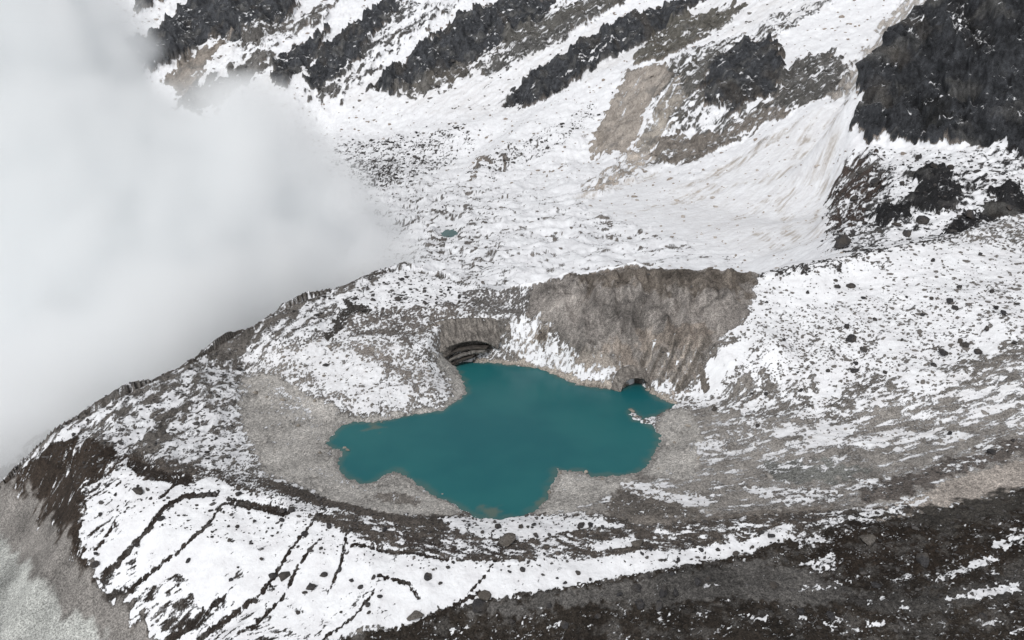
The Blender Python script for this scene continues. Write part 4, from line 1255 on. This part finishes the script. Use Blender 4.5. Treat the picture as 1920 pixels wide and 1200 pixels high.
MANY = [('outer', 'near', 'dark', [(323, 952, 6), (368, 948, 6), (345, 967, 4), (300, 975, 9), (284, 993, 7), (255, 1024, 7), (180, 1040, 6), (188, 966, 5), (390, 980, 4), (398, 1008, 6), (430, 1015, 4), (445, 988, 4), (490, 1052, 6), (447, 1065, 3),
                                  (352, 1055, 6), (432, 1089, 5), (585, 1103, 9), (605, 1080, 9), (570, 1113, 8), (601, 1030, 7), (572, 1005, 9), (617, 990, 8), (636, 1070, 7), (677, 1102, 8), (690, 1135, 8), (711, 1120, 7), (660, 1090, 6), (691, 1150, 6),
                                  (804, 1083, 8), (840, 1068, 7), (850, 1058, 6), (813, 1070, 5), (825, 1097, 6), (955, 1074, 5), (940, 1070, 4), (981, 1070, 5), (1018, 1080, 5), (1025, 1110, 6), (1045, 1086, 5), (1060, 1095, 7), (1084, 1077, 7), (1107, 1089, 5),
                                  (1148, 1093, 6), (1203, 1040, 7), (1220, 1033, 6), (1216, 1082, 7), (1240, 1052, 6), (1260, 1080, 6), (1272, 1051, 6), (1315, 1034, 6), (1345, 1033, 7), (1380, 1043, 7), (1410, 1029, 4), (1428, 1003, 6), (1444, 1008, 7), (1339, 1060, 7),
                                  (540, 1075, 5), (650, 1020, 5), (520, 1000, 4), (470, 1020, 4), (700, 1085, 5), (640, 1150, 5), (480, 1130, 6), (560, 1150, 5)]),
        ('rimtop', 'near', 'dark', [(528, 975, 6), (530, 958, 8), (548, 958, 9), (446, 930, 6), (976, 990, 9), (935, 988, 6), (1000, 985, 6), (1108, 986, 7), (1090, 986, 8), (1004, 1006, 8), (820, 1020, 8), (716, 1008, 7), (720, 995, 6), (1130, 990, 6), (880, 985, 6), (905, 1000, 5)]),
        ('right', 'near', 'dark', [(1470, 637, 7), (1588, 617, 7), (1618, 657, 8), (1605, 682, 6), (1600, 695, 6), (1780, 570, 9), (1788, 582, 9), (1745, 563, 6), (1730, 593, 7), (1900, 645, 6), (1835, 662, 7), (1808, 648, 8), (1800, 640, 6), (1750, 685, 6),
                                  (1568, 540, 7), (1595, 537, 7), (1838, 478, 6), (1748, 492, 5), (1566, 527, 5), (1860, 548, 7), (1800, 537, 6), (1438, 568, 5), (1530, 630, 4), (1495, 700, 5), (1553, 697, 6), (1436, 742, 8), (1410, 740, 5), (1500, 735, 6), (1640, 600, 4),
                                  (1700, 560, 4), (1880, 590, 8), (1620, 560, 4), (1515, 550, 4), (1690, 640, 5), (1850, 620, 6), (1905, 570, 5), (1560, 660, 5), (1660, 700, 6), (1720, 720, 5), (1340, 770, 9), (1420, 800, 8), (1780, 815, 6), (1860, 850, 9)]),
        ('hill', 'near', 'dark', [(665, 560, 6), (700, 560, 4), (755, 527, 4), (680, 586, 7), (840, 545, 5), (820, 560, 4), (720, 530, 4), (770, 545, 4), (860, 560, 5), (690, 540, 3)]),
        ('shore', 'near', 'pale', [(645, 842, 5), (500, 745, 4), (480, 738, 6), (530, 752, 5), (590, 755, 5), (745, 884, 4), (751, 880, 4), (1046, 880, 5), (1050, 888, 3), (1098, 888, 4), (560, 800, 4), (600, 850, 4), (510, 800, 3), (1182, 770, 4), (1192, 784, 4), (830, 929, 4),
                                  (1235, 880, 4), (1290, 800, 5), (1265, 830, 4), (1310, 860, 4), (715, 792, 4), (668, 800, 4), (700, 890, 4), (1030, 925, 4), (1130, 900, 4)]),
        ('bank', 'near', 'dark', [(1195, 1110, 13), (1242, 1118, 13), (1268, 1115, 8), (1235, 1142, 12), (860, 1185, 10), (1160, 1120, 9), (1030, 1140, 8), (960, 1170, 10), (1500, 1155, 12), (1730, 1060, 13), (1330, 1090, 8), (1060, 1175, 9), (1640, 1100, 9), (1840, 1160, 12), (1450, 1100, 8), (1560, 1160, 10), (1120, 1160, 10)]),
        ('ice', 'far', 'dark', [(697, 265, 3), (662, 263, 3), (680, 285, 3), (740, 300, 3), (735, 312, 4), (800, 240, 3), (850, 235, 3), (842, 233, 3), (700, 305, 3), (720, 320, 3), (770, 300, 3), (900, 245, 3), (960, 250, 2), (1030, 245, 2), (1148, 174, 3), (1108, 218, 3), (640, 258, 3), (830, 395, 4), (820, 470, 5), (1010, 424, 3)]),
        ('foot', 'cliff', 'dark', [(1612, 330, 10), (1640, 350, 9), (1660, 372, 8), (1750, 330, 9), (1690, 350, 8), (1730, 420, 9), (1680, 425, 8), (1800, 375, 9), (1850, 345, 8), (1820, 410, 10), (1770, 395, 9), (1650, 440, 7), (1620, 425, 8), (1600, 380, 9), (1890, 400, 9), (1700, 445, 7), (1720, 300, 7), (1780, 320, 7)])]
WHERE = {  # bands along each slope, by what lies beside them
    'outer': ((250, 'at the brown turf end of the outer snow slope'), (345, 'beside the widest dark gully of the outer snow slope'), (480, 'between the two long dark gullies of the snow slope'), (640, 'near the pair of touching boulders on the snow slope'),
              (790, 'above the curved turf strip low on the snow slope'), (960, 'in the snow above the broad boulder at the bank edge'), (1160, 'in the long snow strip under the rim rubble'), (1300, 'on the narrowing snow strip beside the dark bank'), (2000, 'at the tapering end of the long snow strip')),
    'rimtop': ((560, 'at the rubble lip above the gullies'), (840, 'on the dark rubble of the near rim'), (2000, 'in the snow patch on the near rim by the water')),
    'right': ((1450, 'at the foot of the stony slope by the back wall'), (1540, 'on the stony slope beside the back wall'), (1640, 'around the bare slump on the stony slope'), (1740, 'on the open middle of the stony snow slope'), (1830, 'beside the long boulder on the stony slope'), (2000, 'around the branching dirt streak on the stony slope')),
    'shore': ((700, 'on the wide silt shelf by the snow mound'), (860, 'on the rubble point jutting into the lake'), (1150, 'on the rubble point facing the near rim'), (2000, 'on the silt shore near the narrow spit')),
    'bank': ((1100, 'on the dark bank below the big grey boulder'), (1290, 'in the cluster on the grey part of the bank'), (2000, 'in the brown turf of the near bank')),
    'hill': ((2000, 'on the snowy hill top beside the cloud'),),
    'ice': ((790, 'in the stony field at the glacier margin'), (1000, 'on the open snow of the glacier'), (2000, 'on the snow bank by the brown slide')),
    'foot': ((1665, 'on the brown edge of the slope under the cliff'), (1760, 'in the snow between rock lumps under the cliff'), (2000, 'on the upper snow slope under the cliff')),
}
NOUN = {'dark': 'dark', 'grey': 'grey', 'pale': 'pale'}
for key, zn, st, ps in MANY:
    _, gr = SETS[key]
    med = sorted(p[2] for p in ps)
    lo_, hi_ = med[len(med) // 3], med[-len(med) // 4]
    for px, py, rp in ps:
        g, m = at(px, py, zn)
        where = next(w for lim, w in WHERE[key] if px < lim)
        sz = 'small ' if rp < lo_ or rp <= 4 else 'large ' if rp > hi_ else ''
        sq_ = random.choice((.6, .78, .98))
        sz += {.6: 'flat ', .78: '', .98: 'tall '}[sq_]
        boulder(g, rp * m * random.uniform(.9, 1.1), st, (sz + NOUN[st] + ' boulder ' + where), gr, squash=sq_)

# loose stones past counting, strewn over snow, rubble and ice
M_LOOSE, _nt, _b = new_mat('loose_stone')
_c = node(_nt, 'ShaderNodeAttribute', attribute_name='stone').outputs['Color']
_nt.links.new(_c, _b.inputs['Base Color'])
_b.inputs['Roughness'].default_value = .9
lowv = [boulder_mesh('', 500 + k, 1, None) for k in range(8)]
area = (R_ * (th[1] - th[0]) * np.gradient(R_, axis=0)).ravel()
wt = np.clip(ROCKS, 0, 2) * np.sqrt(np.clip(area, 0, 30)) * (ZT > .3)
N_ST = 27000
pick = RNG.choice(NV, N_ST, p=wt / wt.sum())
m_px = np.hypot(RAD[pick], CAM_H) / FPX
size = m_px * np.clip(RNG.lognormal(.62, .5, N_ST), .8, 6.0)
dark = np.array(lin(60, 58, 57))
base_c = np.where((GC[pick].mean(1) > .14)[:, None], GC[pick] * .9, dark[None] * RNG.uniform(.8, 2.3, (N_ST, 1)))
VV, FF, CC, off = [], [], [], 0
ang = RNG.uniform(0, 6.28, N_ST)
jx, jy = RNG.normal(size=(2, N_ST)) * .4
sq = RNG.uniform(.45, .9, N_ST)
for k in range(N_ST):
    v0, f0 = lowv[k % 8]
    c, s_ = math.cos(ang[k]), math.sin(ang[k])
    v_ = v0 * (size[k], size[k] * .8, size[k] * sq[k])
    VV.append(np.stack([v_[:, 0] * c - v_[:, 1] * s_ + X[pick[k]], v_[:, 0] * s_ + v_[:, 1] * c + Y[pick[k]], v_[:, 2] + ZT[pick[k]] + size[k] * .15], 1))
    FF.append(f0 + off)
    CC.append(np.repeat(np.append(base_c[k], 1.0)[None], len(v0), 0))
    off += len(v0)
link('loose_stones', mesh_from('loose_stones', np.concatenate(VV), np.concatenate(FF), [M_LOOSE], {'stone': ('FLOAT_COLOR', np.concatenate(CC))}, smooth=False),
     kind='stuff', label='dark loose stones strewn over the snow and rubble', category='stones')

# ------------------------------------------------------------------ cloud bank lying in the valley beyond the moraine
def cloud_bank():
    m = bpy.data.materials.new('cloud_vapour')
    m.use_nodes = True
    nt = m.node_tree
    nt.nodes.clear()
    out = node(nt, 'ShaderNodeOutputMaterial')
    pv = node(nt, 'ShaderNodeVolumePrincipled')
    pv.inputs['Color'].default_value = (.981, .9865, .989, 1)
    pv.inputs['Density'].default_value = 1.0
    pv.inputs['Anisotropy'].default_value = 0.0
    nt.links.new(pv.outputs[0], out.inputs['Volume'])
    g = bpy.data.node_groups.new('cloud_shape', 'GeometryNodeTree')
    g.interface.new_socket('Geometry', in_out='OUTPUT', socket_type='NodeSocketGeometry')
    go = g.nodes.new('NodeGroupOutput')
    vc = g.nodes.new('GeometryNodeVolumeCube')
    lo, hi = (-1150, 420, -70), (-60, 1280, 480)
    vc.inputs['Min'].default_value, vc.inputs['Max'].default_value = lo, hi
    step = 8.0
    for k, ax in enumerate('XYZ'):
        vc.inputs['Resolution ' + ax].default_value = int((hi[k] - lo[k]) / step)
    pos = g.nodes.new('GeometryNodeInputPosition').outputs[0]
    sep = g.nodes.new('ShaderNodeSeparateXYZ')
    g.links.new(pos, sep.inputs[0])
    x, y, z = sep.outputs

    def M(op, a, b=None, clamp=False):
        return math_n(g, op, a, b, clamp)

    def lin3(cx, cy, cz, c0):
        return M('ADD', M('ADD', M('MULTIPLY', x, cx), M('MULTIPLY', y, cy)), M('ADD', M('MULTIPLY', z, cz), c0))
    # billows: overlapping puffs of vapour rising out of the valley
    d1 = None
    for px_, py_, Y_, R_m in ((-150, -60, 1000, 175), (10, 110, 960, 150), (120, 240, 930, 118), (240, 330, 900, 104), (345, 330, 900, 74), (450, 290, 905, 70), (520, 300, 930, 44), (420, 420, 860, 105), (560, 400, 900, 78), (640, 450, 905, 60), (715, 490, 900, 34),
                              (560, 520, 830, 70), (300, 500, 820, 130), (120, 480, 820, 190), (150, 660, 740, 130), (-20, 740, 690, 130), (-120, 300, 900, 250), (-60, 880, 640, 90), (330, 610, 740, 85), (30, 10, 1050, 90),
                              (690, 512, 830, 42), (620, 522, 770, 55), (520, 570, 720, 64), (430, 605, 690, 70), (340, 655, 640, 70), (240, 712, 600, 70), (140, 772, 570, 70), (60, 830, 545, 68), (0, 880, 535, 70), (-70, 940, 535, 75)):
        c_ = PY(px_, py_, Y_)
        dn = g.nodes.new('ShaderNodeVectorMath')
        dn.operation = 'DISTANCE'
        g.links.new(pos, dn.inputs[0])
        dn.inputs[1].default_value = tuple(c_)
        e_ = M('SUBTRACT', R_m + 14.0, dn.outputs['Value'])
        if d1 is None:
            d1 = e_
        else:
            mx = g.nodes.new('ShaderNodeMath')
            mx.operation = 'SMOOTH_MAX'
            mx.inputs[2].default_value = 18.0
            g.links.new(d1, mx.inputs[0])
            g.links.new(e_, mx.inputs[1])
            d1 = mx.outputs[0]
    # front face: parallel to the moraine crest, just behind it
    ax, ay = P(750, 504, 48)[:2]
    bx, by = P(20, 896, -14)[:2]
    dx, dy = bx - ax, by - ay
    ln = math.hypot(dx, dy)
    nx, ny = dy / ln, -dx / ln
    if nx * -1 + ny * 1 < 0:
        nx, ny = -nx, -ny
    d2 = lin3(nx, ny, 0.10, -(nx * ax + ny * ay) + 2)
    d3 = lin3(0, -1, 0, 1330)
    big = g.nodes.new('ShaderNodeTexNoise')
    big.inputs['Scale'].default_value = .0062
    big.inputs['Detail'].default_value = 5
    big.inputs['Roughness'].default_value = .5
    g.links.new(pos, big.inputs['Vector'])
    nb = M('MULTIPLY', M('SUBTRACT', big.outputs[0], .5), 120.0)
    fine = g.nodes.new('ShaderNodeTexNoise')
    fine.inputs['Scale'].default_value = .021
    fine.inputs['Detail'].default_value = 4
    g.links.new(pos, fine.inputs['Vector'])
    nb = M('ADD', nb, M('MULTIPLY', M('SUBTRACT', fine.outputs[0], .5), 95.0))
    d1 = M('ADD', d1, nb)
    d2 = M('ADD', d2, M('MULTIPLY', nb, .2))
    w1 = M('DIVIDE', d1, 40.0, True)
    w2 = M('DIVIDE', d2, 60.0, True)
    w3 = M('DIVIDE', d3, 120.0, True)
    dens = M('MULTIPLY', M('MULTIPLY', w1, M('MULTIPLY', w2, w2)), w3)
    dens = M('MULTIPLY', dens, .03)
    g.links.new(dens, vc.inputs['Density'])
    sm = g.nodes.new('GeometryNodeSetMaterial')
    sm.inputs['Material'].default_value = m
    g.links.new(vc.outputs[0], sm.inputs[0])
    g.links.new(sm.outputs[0], go.inputs[0])
    me = bpy.data.meshes.new('cloud')
    o = link('cloud', me, kind='stuff', label='pale grey cloud bank spilling over the moraine crest', category='cloud')
    me.materials.append(m)
    md = o.modifiers.new('shape', 'NODES')
    md.node_group = g
    return o


cloud_bank()
